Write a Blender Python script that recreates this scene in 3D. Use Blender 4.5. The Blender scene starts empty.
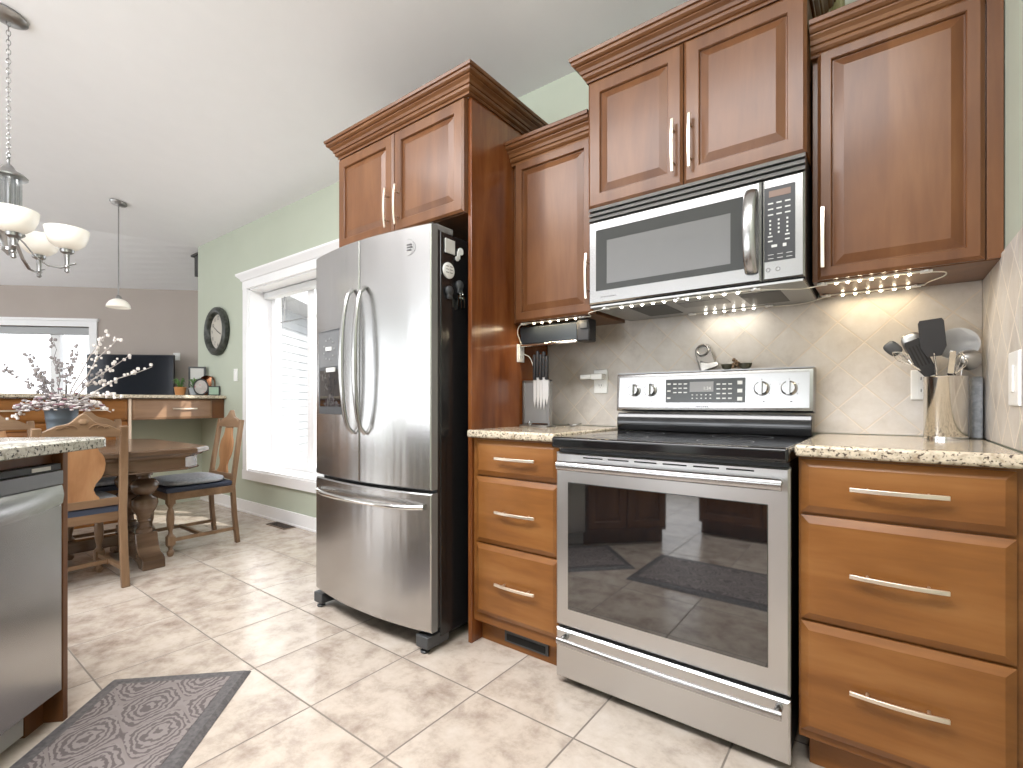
import bpy, math, random
from mathutils import Vector, Matrix
random.seed(7)
sc = bpy.context.scene
COL = sc.collection
PI = math.pi
# ------------------------------------------------------------------ camera
H = 1.028
YAW = math.radians(37.1)
SA, CA = math.sin(YAW), math.cos(YAW)
cam = bpy.data.cameras.new('camera')
camo = bpy.data.objects.new('camera', cam)
COL.objects.link(camo)
camo.location = (0, 0, H)
camo.rotation_euler = (PI / 2, 0, YAW)
cam.sensor_width = 36.0
cam.lens = 36.0 * 489.4 / 1023.0
cam.shift_y = (402.6 - 384.0) / 1023.0
cam.clip_start = 0.02
sc.camera = camo
# ------------------------------------------------------------------ world, sun, big lights, exposure
sc.view_settings.view_transform = 'Standard'
sc.view_settings.look = 'None'
sc.view_settings.exposure = 0.36
sc.view_settings.gamma = 1.0
sc.view_settings.use_curve_mapping = False
sc.cycles.use_denoising = True
sc.cycles.max_bounces = 8
sc.cycles.diffuse_bounces = 4
sc.cycles.glossy_bounces = 4
sc.cycles.transparent_max_bounces = 12
sc.cycles.sample_clamp_indirect = 6.0
sc.cycles.caustics_reflective = False
sc.cycles.caustics_refractive = False
w = bpy.data.worlds.new('world')
sc.world = w
w.use_nodes = True
bg = w.node_tree.nodes['Background']
bg.inputs[0].default_value = (0.90, 0.95, 1.0, 1)
bg.inputs[1].default_value = 2.6

def light(name, kind, loc, energy, color=(1, 1, 1), direction=None, **kw):
    l = bpy.data.lights.new(name, kind)
    l.energy = energy
    l.color = color
    for k, v in kw.items():
        setattr(l, k, v)
    o = bpy.data.objects.new(name, l)
    COL.objects.link(o)
    o.location = loc
    if direction is not None:
        o.rotation_euler = Vector(direction).to_track_quat('-Z', 'Y').to_euler()
    return o

light('sun', 'SUN', (0, 5, 6), 5.0, (1, 0.96, 0.88), (-0.82, -0.46, -0.62), angle=0.01)
# fill lights added behind unseen windows on the camera's side of the room
light('added_rear_fill', 'AREA', (-3.0, -4.55, 1.25), 62, (0.98, 0.98, 1), (0, 1, 0.6), shape='RECTANGLE', size=5.0, size_y=1.8)
light('added_side_fill', 'AREA', (-8.6, -4.55, 1.25), 44, (0.97, 0.98, 1), (0.1, 1, 0.3), shape='RECTANGLE', size=5.0, size_y=2.3)
# overhead light added to brighten floor and cabinets, framed as a skylight (its frame is added_skylight_frame)
light('added_overhead_fill', 'AREA', (-1.55, -0.10, 3.05), 205, (0.985, 0.975, 0.985), (0, 0.0, -1), shape='RECTANGLE', size=3.4, size_y=1.5)
def ceil_z(y):
    return 2.70 + 0.18 * (2.163 - y) if y > -1.2 else 3.305 - 0.18 * (-1.2 - y)

# ------------------------------------------------------------------ materials
def new_mat(name):
    m = bpy.data.materials.new(name)
    m.use_nodes = True
    nt = m.node_tree
    return m, nt, nt.nodes, nt.links, nt.nodes['Principled BSDF']

def pm(name, col, rough=0.5, metal=0.0, coat=0.0, bump=None, emit=None, spec=None, aniso=0.0):
    m, nt, n, l, b = new_mat(name)
    b.inputs['Base Color'].default_value = (*col, 1)
    b.inputs['Roughness'].default_value = rough
    b.inputs['Metallic'].default_value = metal
    b.inputs['Coat Weight'].default_value = coat
    b.inputs['Coat Roughness'].default_value = 0.12
    b.inputs['Anisotropic'].default_value = aniso
    if spec is not None:
        b.inputs['Specular IOR Level'].default_value = spec
    if emit:
        b.inputs['Emission Color'].default_value = (*emit[0], 1)
        b.inputs['Emission Strength'].default_value = emit[1]
    if bump:
        sc3, strength, dist = bump
        tc = n.new('ShaderNodeTexCoord'); mp = n.new('ShaderNodeMapping')
        mp.inputs['Scale'].default_value = sc3
        nz = n.new('ShaderNodeTexNoise'); nz.inputs['Scale'].default_value = 1; nz.inputs['Detail'].default_value = 3
        bp = n.new('ShaderNodeBump'); bp.inputs['Strength'].default_value = strength; bp.inputs['Distance'].default_value = dist
        l.new(tc.outputs['Object'], mp.inputs[0]); l.new(mp.outputs[0], nz.inputs[0])
        l.new(nz.outputs[0], bp.inputs['Height']); l.new(bp.outputs[0], b.inputs['Normal'])
    return m

def ramp(n, stops):
    r = n.new('ShaderNodeValToRGB')
    cr = r.color_ramp
    while len(cr.elements) < len(stops):
        cr.elements.new(0.5)
    for e, (p, c) in zip(cr.elements, stops):
        e.position = p
        e.color = (*c, 1)
    return r

def noise_mat(name, scale3, stops, rough=0.5, detail=4, coat=0.0, dist=0.0, bump=0.0, metal=0.0, nscale=1.0, rough_var=0.0, coatr=0.12):
    m, nt, n, l, b = new_mat(name)
    tc = n.new('ShaderNodeTexCoord'); mp = n.new('ShaderNodeMapping'); mp.inputs['Scale'].default_value = scale3
    nz = n.new('ShaderNodeTexNoise'); nz.inputs['Scale'].default_value = nscale
    nz.inputs['Detail'].default_value = detail; nz.inputs['Distortion'].default_value = dist
    r = ramp(n, stops)
    l.new(tc.outputs['Object'], mp.inputs[0]); l.new(mp.outputs[0], nz.inputs[0]); l.new(nz.outputs[0], r.inputs[0])
    l.new(r.outputs[0], b.inputs['Base Color'])
    b.inputs['Roughness'].default_value = rough
    b.inputs['Coat Weight'].default_value = coat
    b.inputs['Coat Roughness'].default_value = coatr
    b.inputs['Metallic'].default_value = metal
    if bump:
        bp = n.new('ShaderNodeBump'); bp.inputs['Strength'].default_value = bump; bp.inputs['Distance'].default_value = 0.002
        l.new(nz.outputs[0], bp.inputs['Height']); l.new(bp.outputs[0], b.inputs['Normal'])
    return m

def wood(name, axis, c1, c2, c3, rough=0.36, coat=0.16):
    s = [7.0, 7.0, 7.0]; s['xyz'.index(axis)] = 0.9
    m, nt, n, l, b = new_mat(name)
    tc = n.new('ShaderNodeTexCoord'); mp = n.new('ShaderNodeMapping'); mp.inputs['Scale'].default_value = s
    a = n.new('ShaderNodeTexNoise'); a.inputs['Scale'].default_value = 1.6; a.inputs['Detail'].default_value = 6; a.inputs['Distortion'].default_value = 0.6
    f = n.new('ShaderNodeTexNoise'); f.inputs['Scale'].default_value = 14; f.inputs['Detail'].default_value = 2
    bl = n.new('ShaderNodeTexNoise'); bl.inputs['Scale'].default_value = 5.5; bl.inputs['Detail'].default_value = 2
    l.new(tc.outputs['Object'], mp.inputs[0]); l.new(mp.outputs[0], a.inputs[0]); l.new(mp.outputs[0], f.inputs[0])
    l.new(tc.outputs['Object'], bl.inputs[0])
    mx = n.new('ShaderNodeMath'); mx.operation = 'MULTIPLY_ADD'; mx.inputs[1].default_value = 0.15
    l.new(f.outputs[0], mx.inputs[0]); l.new(a.outputs[0], mx.inputs[2])
    m2 = n.new('ShaderNodeMath'); m2.operation = 'MULTIPLY_ADD'; m2.inputs[1].default_value = 0.30
    l.new(bl.outputs[0], m2.inputs[0]); l.new(mx.outputs[0], m2.inputs[2])
    r = ramp(n, [(0.50, c1), (0.74, c2), (0.98, c3)])
    l.new(m2.outputs[0], r.inputs[0]); l.new(r.outputs[0], b.inputs['Base Color'])
    b.inputs['Roughness'].default_value = rough
    b.inputs['Specular IOR Level'].default_value = 0.34
    b.inputs['Coat Weight'].default_value = coat
    b.inputs['Coat Roughness'].default_value = 0.18
    return m

def tile_mat(name, comb, su, sv, ou, ov, gw, tile_stops, grout, rough, nscale, bumpd=0.0015, diag=False, rough_grout=0.8, varamt=0.25, fine=None):
    """comb = (iu, iv): object axes used; diag rotates the grid by 45 degrees."""
    m, nt, n, l, b = new_mat(name)
    tc = n.new('ShaderNodeTexCoord'); sp = n.new('ShaderNodeSeparateXYZ')
    l.new(tc.outputs['Object'], sp.inputs[0])
    def mth(op, a, c=None, v=None):
        k = n.new('ShaderNodeMath'); k.operation = op
        l.new(a, k.inputs[0])
        if c is not None: l.new(c, k.inputs[1])
        if v is not None: k.inputs[1].default_value = v
        return k.outputs[0]
    U, V = sp.outputs[comb[0]], sp.outputs[comb[1]]
    if diag:
        U, V = mth('ADD', U, V), mth('SUBTRACT', V, U)
    def edge(x, s, o):
        x = mth('DIVIDE', mth('SUBTRACT', x, v=o), v=s)
        fl = mth('FLOOR', x); fr = mth('SUBTRACT', x, fl)
        d = mth('ABSOLUTE', mth('SUBTRACT', fr, v=0.5))
        return fl, mth('MULTIPLY', mth('SUBTRACT', d, v=0.5), v=-s)     # distance to nearest joint
    fu, du = edge(U, su, ou); fv, dv = edge(V, sv, ov)
    mn = mth('MINIMUM', du, dv)
    mr = n.new('ShaderNodeMapRange'); mr.inputs[1].default_value = gw * 0.5; mr.inputs[2].default_value = gw
    l.new(mn, mr.inputs[0])                                            # 0 = joint, 1 = tile
    cb = n.new('ShaderNodeCombineXYZ'); l.new(fu, cb.inputs[0]); l.new(fv, cb.inputs[1])
    wn = n.new('ShaderNodeTexWhiteNoise'); wn.noise_dimensions = '3D'; l.new(cb.outputs[0], wn.inputs[0])
    ad = n.new('ShaderNodeVectorMath'); ad.operation = 'MULTIPLY_ADD'
    ad.inputs[1].default_value = (7, 7, 7)
    l.new(wn.outputs['Color'], ad.inputs[0]); l.new(tc.outputs['Object'], ad.inputs[2])
    nz = n.new('ShaderNodeTexNoise'); nz.inputs['Scale'].default_value = nscale; nz.inputs['Detail'].default_value = 7
    nz.inputs['Roughness'].default_value = 0.68; nz.inputs['Distortion'].default_value = 0.15
    l.new(ad.outputs[0], nz.inputs[0])
    vv = mth('MULTIPLY', mth('SUBTRACT', wn.outputs['Value'], v=0.5), v=varamt)
    tot = mth('ADD', nz.outputs[0], vv)
    r = ramp(n, tile_stops); l.new(tot, r.inputs[0])
    mix = n.new('ShaderNodeMix'); mix.data_type = 'RGBA'
    mix.inputs[6].default_value = (*grout, 1)
    l.new(mr.outputs[0], mix.inputs[0]); l.new(r.outputs[0], mix.inputs[7])
    l.new(mix.outputs[2], b.inputs['Base Color'])
    rr = n.new('ShaderNodeMapRange'); rr.inputs[3].default_value = rough_grout; rr.inputs[4].default_value = rough
    l.new(mr.outputs[0], rr.inputs[0]); l.new(rr.outputs[0], b.inputs['Roughness'])
    f2 = n.new('ShaderNodeTexNoise'); f2.inputs['Scale'].default_value = 45; f2.inputs['Detail'].default_value = 3
    l.new(tc.outputs['Object'], f2.inputs[0])
    hs = n.new('ShaderNodeMath'); hs.operation = 'MULTIPLY_ADD'; hs.inputs[1].default_value = 0.35
    l.new(f2.outputs[0], hs.inputs[0]); l.new(mr.outputs[0], hs.inputs[2])
    bp = n.new('ShaderNodeBump'); bp.inputs['Strength'].default_value = 0.5; bp.inputs['Distance'].default_value = bumpd
    l.new(hs.outputs[0], bp.inputs['Height']); l.new(bp.outputs[0], b.inputs['Normal'])
    return m

def granite(name, base, mid, dark):
    m, nt, n, l, b = new_mat(name)
    tc = n.new('ShaderNodeTexCoord')
    n1 = n.new('ShaderNodeTexNoise'); n1.inputs['Scale'].default_value = 62; n1.inputs['Detail'].default_value = 4
    v1 = n.new('ShaderNodeTexVoronoi'); v1.inputs['Scale'].default_value = 120
    n2 = n.new('ShaderNodeTexNoise'); n2.inputs['Scale'].default_value = 115; n2.inputs['Detail'].default_value = 3
    for x in (n1, v1, n2): l.new(tc.outputs['Object'], x.inputs['Vector'])
    r1 = ramp(n, [(0.30, mid), (0.48, base), (0.62, tuple(min(1, c * 1.15) for c in base)), (0.75, mid)])
    l.new(n1.outputs[0], r1.inputs[0])
    r2 = ramp(n, [(0.56, (0, 0, 0)), (0.63, (1, 1, 1))]); l.new(n2.outputs[0], r2.inputs[0])
    mx = n.new('ShaderNodeMix'); mx.data_type = 'RGBA'; mx.inputs[7].default_value = (*dark, 1)
    l.new(r2.outputs[0], mx.inputs[0]); l.new(r1.outputs[0], mx.inputs[6])
    r3 = ramp(n, [(0.0, (0.75, 0.75, 0.75)), (0.6, (1, 1, 1))])
    l.new(v1.outputs['Distance'], r3.inputs[0])
    m3 = n.new('ShaderNodeMix'); m3.data_type = 'RGBA'; m3.blend_type = 'MULTIPLY'; m3.inputs[0].default_value = 0.6
    l.new(mx.outputs[2], m3.inputs[6]); l.new(r3.outputs[0], m3.inputs[7])
    l.new(m3.outputs[2], b.inputs['Base Color'])
    b.inputs['Roughness'].default_value = 0.12
    return m

def glass_mat(name, tint=(1, 1, 1), rough=0.0, f=0.08):
    m, nt, n, l, b = new_mat(name)
    t = n.new('ShaderNodeBsdfTransparent'); t.inputs[0].default_value = (*tint, 1)
    g = n.new('ShaderNodeBsdfGlossy'); g.inputs['Roughness'].default_value = rough
    mx = n.new('ShaderNodeMixShader'); mx.inputs[0].default_value = f
    l.new(t.outputs[0], mx.inputs[1]); l.new(g.outputs[0], mx.inputs[2])
    l.new(mx.outputs[0], n['Material Output'].inputs[0])
    return m

M = {}
cherry = ((0.105, 0.040, 0.015), (0.150, 0.060, 0.022), (0.195, 0.086, 0.034))
amber = ((0.165, 0.060, 0.014), (0.240, 0.094, 0.023), (0.31, 0.135, 0.040))
M['wood'] = wood('cherry_wood_upright_grain', 'z', *cherry)
M['wood_ch_h'] = wood('cherry_wood_level_grain', 'x', *cherry)
M['wood_h'] = wood('amber_wood_level_grain', 'x', *amber)
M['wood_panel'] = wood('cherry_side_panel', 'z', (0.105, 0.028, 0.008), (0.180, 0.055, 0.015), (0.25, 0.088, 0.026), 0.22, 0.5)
M['wood_oak'] = wood('aged_oak', 'z', (0.15, 0.085, 0.045), (0.225, 0.135, 0.075), (0.31, 0.20, 0.12), 0.38, 0.15)
M['wood_oak_h'] = wood('aged_oak_level', 'x', (0.15, 0.085, 0.045), (0.225, 0.135, 0.075), (0.31, 0.20, 0.12), 0.38, 0.15)
M['wood_splat'] = wood('orange_oak', 'z', (0.26, 0.12, 0.05), (0.38, 0.19, 0.085), (0.46, 0.26, 0.13), 0.38, 0.15)
M['wood_table'] = wood('dark_table_oak', 'y', (0.075, 0.043, 0.024), (0.135, 0.082, 0.050), (0.20, 0.13, 0.08), 0.22, 0.4)
M['wall_green'] = noise_mat('sage_green_paint', (1, 1, 1), [(0.3, (0.46, 0.50, 0.41)), (0.7, (0.48, 0.52, 0.43))], 0.7, nscale=3)
M['wall_tan'] = noise_mat('warm_taupe_paint', (1, 1, 1), [(0.3, (0.42, 0.365, 0.33)), (0.7, (0.44, 0.385, 0.35))], 0.75, nscale=3)
M['ceiling'] = noise_mat('ceiling_white', (1, 1, 1), [(0.3, (0.87, 0.87, 0.895)), (0.7, (0.885, 0.885, 0.91))], 0.85, nscale=8)
M['trim'] = pm('white_trim', (0.86, 0.86, 0.87), 0.35)
M['white_plastic'] = pm('white_plastic', (0.84, 0.84, 0.82), 0.3)
M['steel'] = pm('brushed_steel', (0.45, 0.445, 0.44), 0.25, 1.0, bump=((3, 3, 120), 0.03, 0.0004), aniso=0.3)
M['steel_oven'] = pm('oven_steel', (0.64, 0.635, 0.63), 0.34, 1.0, bump=((3, 3, 120), 0.03, 0.0004))
M['steel_fridge'] = pm('fridge_steel', (0.54, 0.535, 0.53), 0.25, 1.0, bump=((7, 7, 0.5), 0.55, 0.010), aniso=0.2)
M['door_edge'] = pm('fridge_door_edge', (0.17, 0.17, 0.17), 0.4)
M['steel_dull'] = pm('satin_steel', (0.38, 0.38, 0.375), 0.38, 1.0)
M['chrome'] = pm('polished_steel', (0.75, 0.74, 0.72), 0.10, 1.0)
M['blade'] = pm('knife_blade', (0.72, 0.72, 0.72), 0.35, 0.25)
M['canister'] = pm('canister_steel', (0.70, 0.67, 0.62), 0.13, 1.0, bump=((60, 60, 0.5), 0.15, 0.001))
M['nickel'] = pm('satin_nickel', (0.80, 0.70, 0.58), 0.30, 0.85)
M['nickel_dark'] = pm('brushed_nickel', (0.36, 0.36, 0.36), 0.30, 1.0)
M['black_gloss'] = pm('black_enamel', (0.008, 0.008, 0.009), 0.09, coat=0.3)
M['black'] = pm('black_plastic', (0.018, 0.018, 0.02), 0.42)
M['black_side'] = pm('fridge_side_black', (0.012, 0.012, 0.013), 0.20, bump=((180, 180, 180), 0.12, 0.0005))
M['charcoal'] = pm('charcoal_plastic', (0.055, 0.058, 0.062), 0.40)
M['grey_plastic'] = pm('grey_plastic', (0.22, 0.22, 0.22), 0.4)
M['glass_black'] = pm('smoked_glass', (0.008, 0.008, 0.009), 0.03, coat=0.0, spec=0.5)
M['glass_black'].node_tree.nodes['Principled BSDF'].inputs['IOR'].default_value = 2.3
M['mw_glass'] = pm('microwave_window_glass', (0.13, 0.13, 0.13), 0.05, 0.0, spec=1.0, coat=0.8)
M['mw_frame'] = pm('microwave_window_border', (0.045, 0.047, 0.045), 0.12)
M['dark_void'] = pm('dark_gap', (0.01, 0.01, 0.01), 0.8)
M['ink'] = pm('pale_print', (0.60, 0.60, 0.58), 0.5)
M['ink_dark'] = pm('dark_print', (0.08, 0.08, 0.08), 0.5)
M['display_amber'] = pm('display_window', (0.20, 0.13, 0.10), 0.25)
M['shade_glass'] = pm('opal_glass', (0.90, 0.86, 0.78), 0.28, coat=0.3, emit=((1.0, 0.94, 0.86), 0.10))
M['glass'] = glass_mat('window_glass')
M['clear_glass'] = glass_mat('clear_rod_glass', (0.82, 0.84, 0.85), 0.05, 0.28)
M['blind'] = pm('roller_blind_fabric', (0.70, 0.71, 0.71), 0.7)
M['cushion'] = noise_mat('grey_blue_cushion', (1, 1, 1), [(0.35, (0.36, 0.38, 0.42)), (0.65, (0.48, 0.50, 0.54))], 0.85, nscale=60)
M['cushion_dark'] = pm('navy_seat_base', (0.035, 0.045, 0.075), 0.7)
M['led'] = pm('led_diode', (1, 0.95, 0.85), 0.3, emit=((1.0, 0.84, 0.58), 22.0))
M['led_cool'] = pm('led_diode_cool', (1, 0.97, 0.92), 0.3, emit=((1.0, 0.95, 0.86), 22.0))
M['strip'] = pm('led_tape', (0.78, 0.75, 0.66), 0.35)
M['granite'] = granite('beige_granite', (0.60, 0.52, 0.40), (0.36, 0.28, 0.19), (0.10, 0.075, 0.06))
M['granite_grey'] = granite('grey_granite', (0.52, 0.50, 0.44), (0.26, 0.24, 0.19), (0.035, 0.035, 0.035))
M['leaf'] = noise_mat('plant_leaf', (1, 1, 1), [(0.3, (0.05, 0.14, 0.03)), (0.7, (0.16, 0.30, 0.08))], 0.5, nscale=20)
M['copper'] = pm('copper', (0.62, 0.27, 0.14), 0.25, 0.85)
M['floor'] = tile_mat('beige_floor_tile', (0, 1), 0.3940, 0.3985, -1.147, 0.911, 0.0042,
    [(0.25, (0.30, 0.23, 0.185)), (0.40, (0.46, 0.385, 0.325)), (0.52, (0.58, 0.50, 0.425)), (0.64, (0.635, 0.56, 0.49)), (0.8, (0.68, 0.62, 0.555))],
    (0.235, 0.20, 0.17), 0.20, 8.0, 0.0016, rough_grout=0.7, varamt=0.10)
sp_stops = [(0.25, (0.40, 0.36, 0.325)), (0.45, (0.52, 0.48, 0.435)), (0.58, (0.56, 0.525, 0.485)), (0.75, (0.62, 0.59, 0.56))]
M['splash_x'] = tile_mat('tumbled_wall_tile', (0, 2), 0.158, 0.158, 0.09, 0.03, 0.0042, sp_stops, (0.60, 0.53, 0.45), 0.42, 9.0, 0.0012, diag=True, varamt=0.10)
M['splash_y'] = tile_mat('tumbled_wall_tile_side', (1, 2), 0.158, 0.158, 0.07, 0.02, 0.0060, sp_stops, (0.74, 0.68, 0.60), 0.42, 9.0, 0.0012, diag=True, varamt=0.10)

# ------------------------------------------------------------------ mesh building
class MB:
    def __init__(s):
        s.v = []; s.f = []; s.mi = []; s.m = 0; s.T = None
    def vv(s, pts):
        b = len(s.v)
        for p in pts:
            p = Vector(p)
            if s.T is not None: p = s.T @ p
            s.v.append(p)
        return b
    def face(s, idx):
        s.f.append(tuple(idx)); s.mi.append(s.m)
    def box(s, x0, y0, z0, x1, y1, z1):
        x0, x1 = sorted((x0, x1)); y0, y1 = sorted((y0, y1)); z0, z1 = sorted((z0, z1))
        b = s.vv([(x0, y0, z0), (x1, y0, z0), (x1, y1, z0), (x0, y1, z0), (x0, y0, z1), (x1, y0, z1), (x1, y1, z1), (x0, y1, z1)])
        for q in ((0, 3, 2, 1), (4, 5, 6, 7), (0, 1, 5, 4), (1, 2, 6, 5), (2, 3, 7, 6), (3, 0, 4, 7)):
            s.face([b + i for i in q])
        return s
    def rings(s, rings, close=True, cap0=True, cap1=True):
        ids = []
        for r in rings:
            b = s.vv(r); ids.append([b + i for i in range(len(r))])
        n = len(rings[0])
        for a, c in zip(ids[:-1], ids[1:]):
            for i in range(n if close else n - 1):
                j = (i + 1) % n
                s.face((a[i], a[j], c[j], c[i]))
        if cap0: s.face(list(reversed(ids[0])))
        if cap1: s.face(ids[-1])
        return s
    def lathe(s, prof, c, seg=24, axis='z', cap0=True, cap1=True):
        rs = []
        for r, z in prof:
            ring = []
            for i in range(seg):
                a = 2 * PI * i / seg
                u, v = max(r, 1e-5) * math.cos(a), max(r, 1e-5) * math.sin(a)
                if axis == 'z': ring.append((c[0] + u, c[1] + v, c[2] + z))
                elif axis == 'y': ring.append((c[0] + u, c[1] + z, c[2] - v))
                else: ring.append((c[0] + z, c[1] + u, c[2] + v))
            rs.append(ring)
        return s.rings(rs, True, cap0, cap1)
    def cyl(s, c, r, h, seg=20, axis='z'):
        return s.lathe([(r, 0), (r, h)], c, seg, axis)
    def prism(s, poly, y0, y1, fn=None):
        """poly in (x,z) extruded along y"""
        fn = fn or (lambda x, y, z: (x, y, z))
        return s.rings([[fn(x, y0, z) for x, z in poly], [fn(x, y1, z) for x, z in poly]])
    def sweep(s, pts, w, h=None, seg=8, up=(0, 0, 1), radii=None):
        """elliptic (seg>4) or rectangular (seg==4) section along a path"""
        h = h or w
        pts = [Vector(p) for p in pts]
        rs = []
        for i, p in enumerate(pts):
            t = (pts[min(i + 1, len(pts) - 1)] - pts[max(i - 1, 0)]).normalized()
            u = Vector(up)
            if abs(t.dot(u)) > 0.98: u = Vector((1, 0, 0)) if abs(t.x) < 0.9 else Vector((0, 1, 0))
            a = t.cross(u).normalized(); b = a.cross(t).normalized()
            k = radii[i] if radii else 1.0
            ring = []
            for j in range(seg):
                an = 2 * PI * (j + 0.5) / seg
                if seg == 4:
                    cx, cy = (1 if math.cos(an) > 0 else -1), (1 if math.sin(an) > 0 else -1)
                else:
                    cx, cy = math.cos(an), math.sin(an)
                ring.append(p + a * (cx * w * k) + b * (cy * h * k))
            rs.append(ring)
        return s.rings(rs)
    def loftrect(s, x0, x1, z0, z1, y, rings):
        """panel facing -y: rings of (inset, depth)"""
        rs = [[(x0 + i, y + d, z0 + i), (x1 - i, y + d, z0 + i), (x1 - i, y + d, z1 - i), (x0 + i, y + d, z1 - i)] for i, d in rings]
        return s.rings(rs, True, True, True)
    def superbox(s, c, sx, sy, sz, e=0.35, nu=24, nv=12):
        def pw(v, e): return math.copysign(abs(v) ** e, v)
        rs = []
        for i in range(1, nv):
            ph = -PI / 2 + PI * i / nv
            ring = []
            for j in range(nu):
                th = 2 * PI * j / nu
                ring.append((c[0] + sx * pw(math.cos(ph), 0.6) * pw(math.cos(th), e), c[1] + sy * pw(math.cos(ph), 0.6) * pw(math.sin(th), e), c[2] + sz * pw(math.sin(ph), 0.6)))
            rs.append(ring)
        return s.rings(rs)
    def blob(s, c, r, sq=(1, 1, 1), seg=6):
        prof = []
        n = 4
        rs = []
        for i in range(1, n):
            ph = -PI / 2 + PI * i / n
            rs.append([(c[0] + r * sq[0] * math.cos(ph) * math.cos(2 * PI * j / seg), c[1] + r * sq[1] * math.cos(ph) * math.sin(2 * PI * j / seg), c[2] + r * sq[2] * math.sin(ph)) for j in range(seg)])
        return s.rings(rs)
    def text(s, txt, size, mat4, extrude=0.0004):
        cu = bpy.data.curves.new('t', 'FONT'); cu.body = txt; cu.size = size; cu.extrude = extrude
        cu.align_x = 'CENTER'; cu.align_y = 'CENTER'; cu.resolution_u = 3
        o = bpy.data.objects.new('t', cu); COL.objects.link(o)
        bpy.context.view_layer.update()
        me = bpy.data.meshes.new_from_object(o.evaluated_get(bpy.context.evaluated_depsgraph_get()))
        T = s.T; s.T = (T @ mat4) if T is not None else mat4
        b = s.vv([v.co for v in me.vertices])
        for p in me.polygons: s.face([b + i for i in p.vertices])
        s.T = T
        bpy.data.objects.remove(o); bpy.data.curves.remove(cu); bpy.data.meshes.remove(me)
        return s

def molding(mb, path, prof):
    """path: open list of (x,y), outside on the left-hand side; prof: closed list of (out, z)"""
    rings = []
    n = len(path)
    for i, p in enumerate(path):
        def nrm(a, b):
            d = Vector((b[0] - a[0], b[1] - a[1])).normalized()
            return Vector((d.y, -d.x))
        if i == 0: m = nrm(path[0], path[1])
        elif i == n - 1: m = nrm(path[-2], path[-1])
        else:
            a, b = nrm(path[i - 1], p), nrm(p, path[i + 1])
            m = (a + b); m = m / m.length_squared * 2 if m.length > 1e-6 else a
        rings.append([(p[0] + m.x * o, p[1] + m.y * o, z) for o, z in prof])
    mb.rings(rings)
    return mb

def ob(name, mb, mat, parent=None, local=False, bevel=0, seg=2, smooth=35, label=None, subsurf=0):
    me = bpy.data.meshes.new(name)
    off = Vector((0, 0, 0))
    if parent is not None and not local:
        off = Vector(parent['_o']) if '_o' in parent else off
    loc = Vector((0, 0, 0))
    vs = [v - off for v in mb.v]
    if parent is None and not local:
        x = [v.x for v in vs]; y = [v.y for v in vs]; z = [v.z for v in vs]
        loc = Vector(((min(x) + max(x)) / 2, (min(y) + max(y)) / 2, min(z)))
        vs = [v - loc for v in vs]
    me.from_pydata([tuple(v) for v in vs], [], mb.f)
    mats = mat if isinstance(mat, (list, tuple)) else [mat]
    for k in mats: me.materials.append(M[k] if isinstance(k, str) else k)
    if len(mats) > 1:
        me.polygons.foreach_set('material_index', mb.mi)
    import bmesh
    bm = bmesh.new(); bm.from_mesh(me); bmesh.ops.recalc_face_normals(bm, faces=bm.faces); bm.to_mesh(me); bm.free()
    if smooth:
        me.shade_smooth(); me.set_sharp_from_angle(angle=math.radians(smooth))
    me.update()
    o = bpy.data.objects.new(name, me)
    COL.objects.link(o)
    if parent is not None:
        o.parent = parent
        o['_o'] = tuple(off)
    else:
        o.location = loc
        o['_o'] = tuple(loc)
    if bevel:
        b = o.modifiers.new('bevel', 'BEVEL'); b.width = bevel; b.segments = seg; b.limit_method = 'ANGLE'; b.angle_limit = math.radians(40)
        b.harden_normals = False
    if subsurf:
        b = o.modifiers.new('sub', 'SUBSURF'); b.levels = subsurf; b.render_levels = subsurf
    if label: o['label'] = label
    return o

def tag(o, label, cat, group=None):
    o['label'] = label; o['category'] = cat
    if group: o['group'] = group
    return o

def thing(name, label, cat, loc, rotz=0, group=None):
    o = bpy.data.objects.new(name, None); COL.objects.link(o)
    o.empty_display_size = 0.05
    o.location = loc; o.rotation_euler = (0, 0, rotz)
    o['_o'] = tuple(loc)
    return tag(o, label, cat, group)

def struct(name, mb, mat, bevel=0, smooth=None, parent=None):
    me_o = ob(name, mb, mat, parent, local=True, bevel=bevel, smooth=smooth)
    if parent is None: me_o['kind'] = 'structure'
    return me_o

def dup(root, loc, rotz, label, group=None):
    r = root.copy(); COL.objects.link(r); r.location = loc; r.rotation_euler = (0, 0, rotz)
    r['label'] = label
    if group: r['group'] = group
    for ch in list(root.children):
        c = ch.copy(); COL.objects.link(c); c.parent = r
        for g in ch.children:
            d = g.copy(); COL.objects.link(d); d.parent = c
    return r

XR, YW = 0.265, 2.163
# ------------------------------------------------------------------ setting
b = MB(); b.box(-12.2, -4.7, -0.1, 0.5, 4.3, 0.0); struct('floor', b, 'floor')
# back wall with its window opening (x -4.70..-3.20, z 0.42..2.08)
WX0, WX1, WZ0, WZ1 = -4.70, -3.20, 0.40, 2.085
b = MB()
b.box(-5.86, YW, 0, WX0, YW + 0.28, 2.75); b.box(WX1, YW, 0, XR + 0.15, YW + 0.28, 2.75)
b.box(WX0, YW, 0, WX1, YW + 0.28, WZ0); b.box(WX0, YW, WZ1, WX1, YW + 0.28, 2.75)
struct('wall_back', b, 'wall_green')
b = MB(); b.rings([[(x, y, z) for x, y in ((-5.86, YW), (-5.86 - .6 * 1.36, YW + .8 * 1.36), (-5.86 - .6 * 1.36 + .2, YW + .8 * 1.36 + .15), (-5.70, YW + .28), (-5.70, YW + .02), (-5.86, YW + .001))] for z in (0, 2.9)]); struct('wall_return', b, 'wall_green')
b = MB(); b.box(XR, -4.6, 0, XR + 0.15, YW, 3.5); struct('wall_right', b, 'wall_green')
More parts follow.
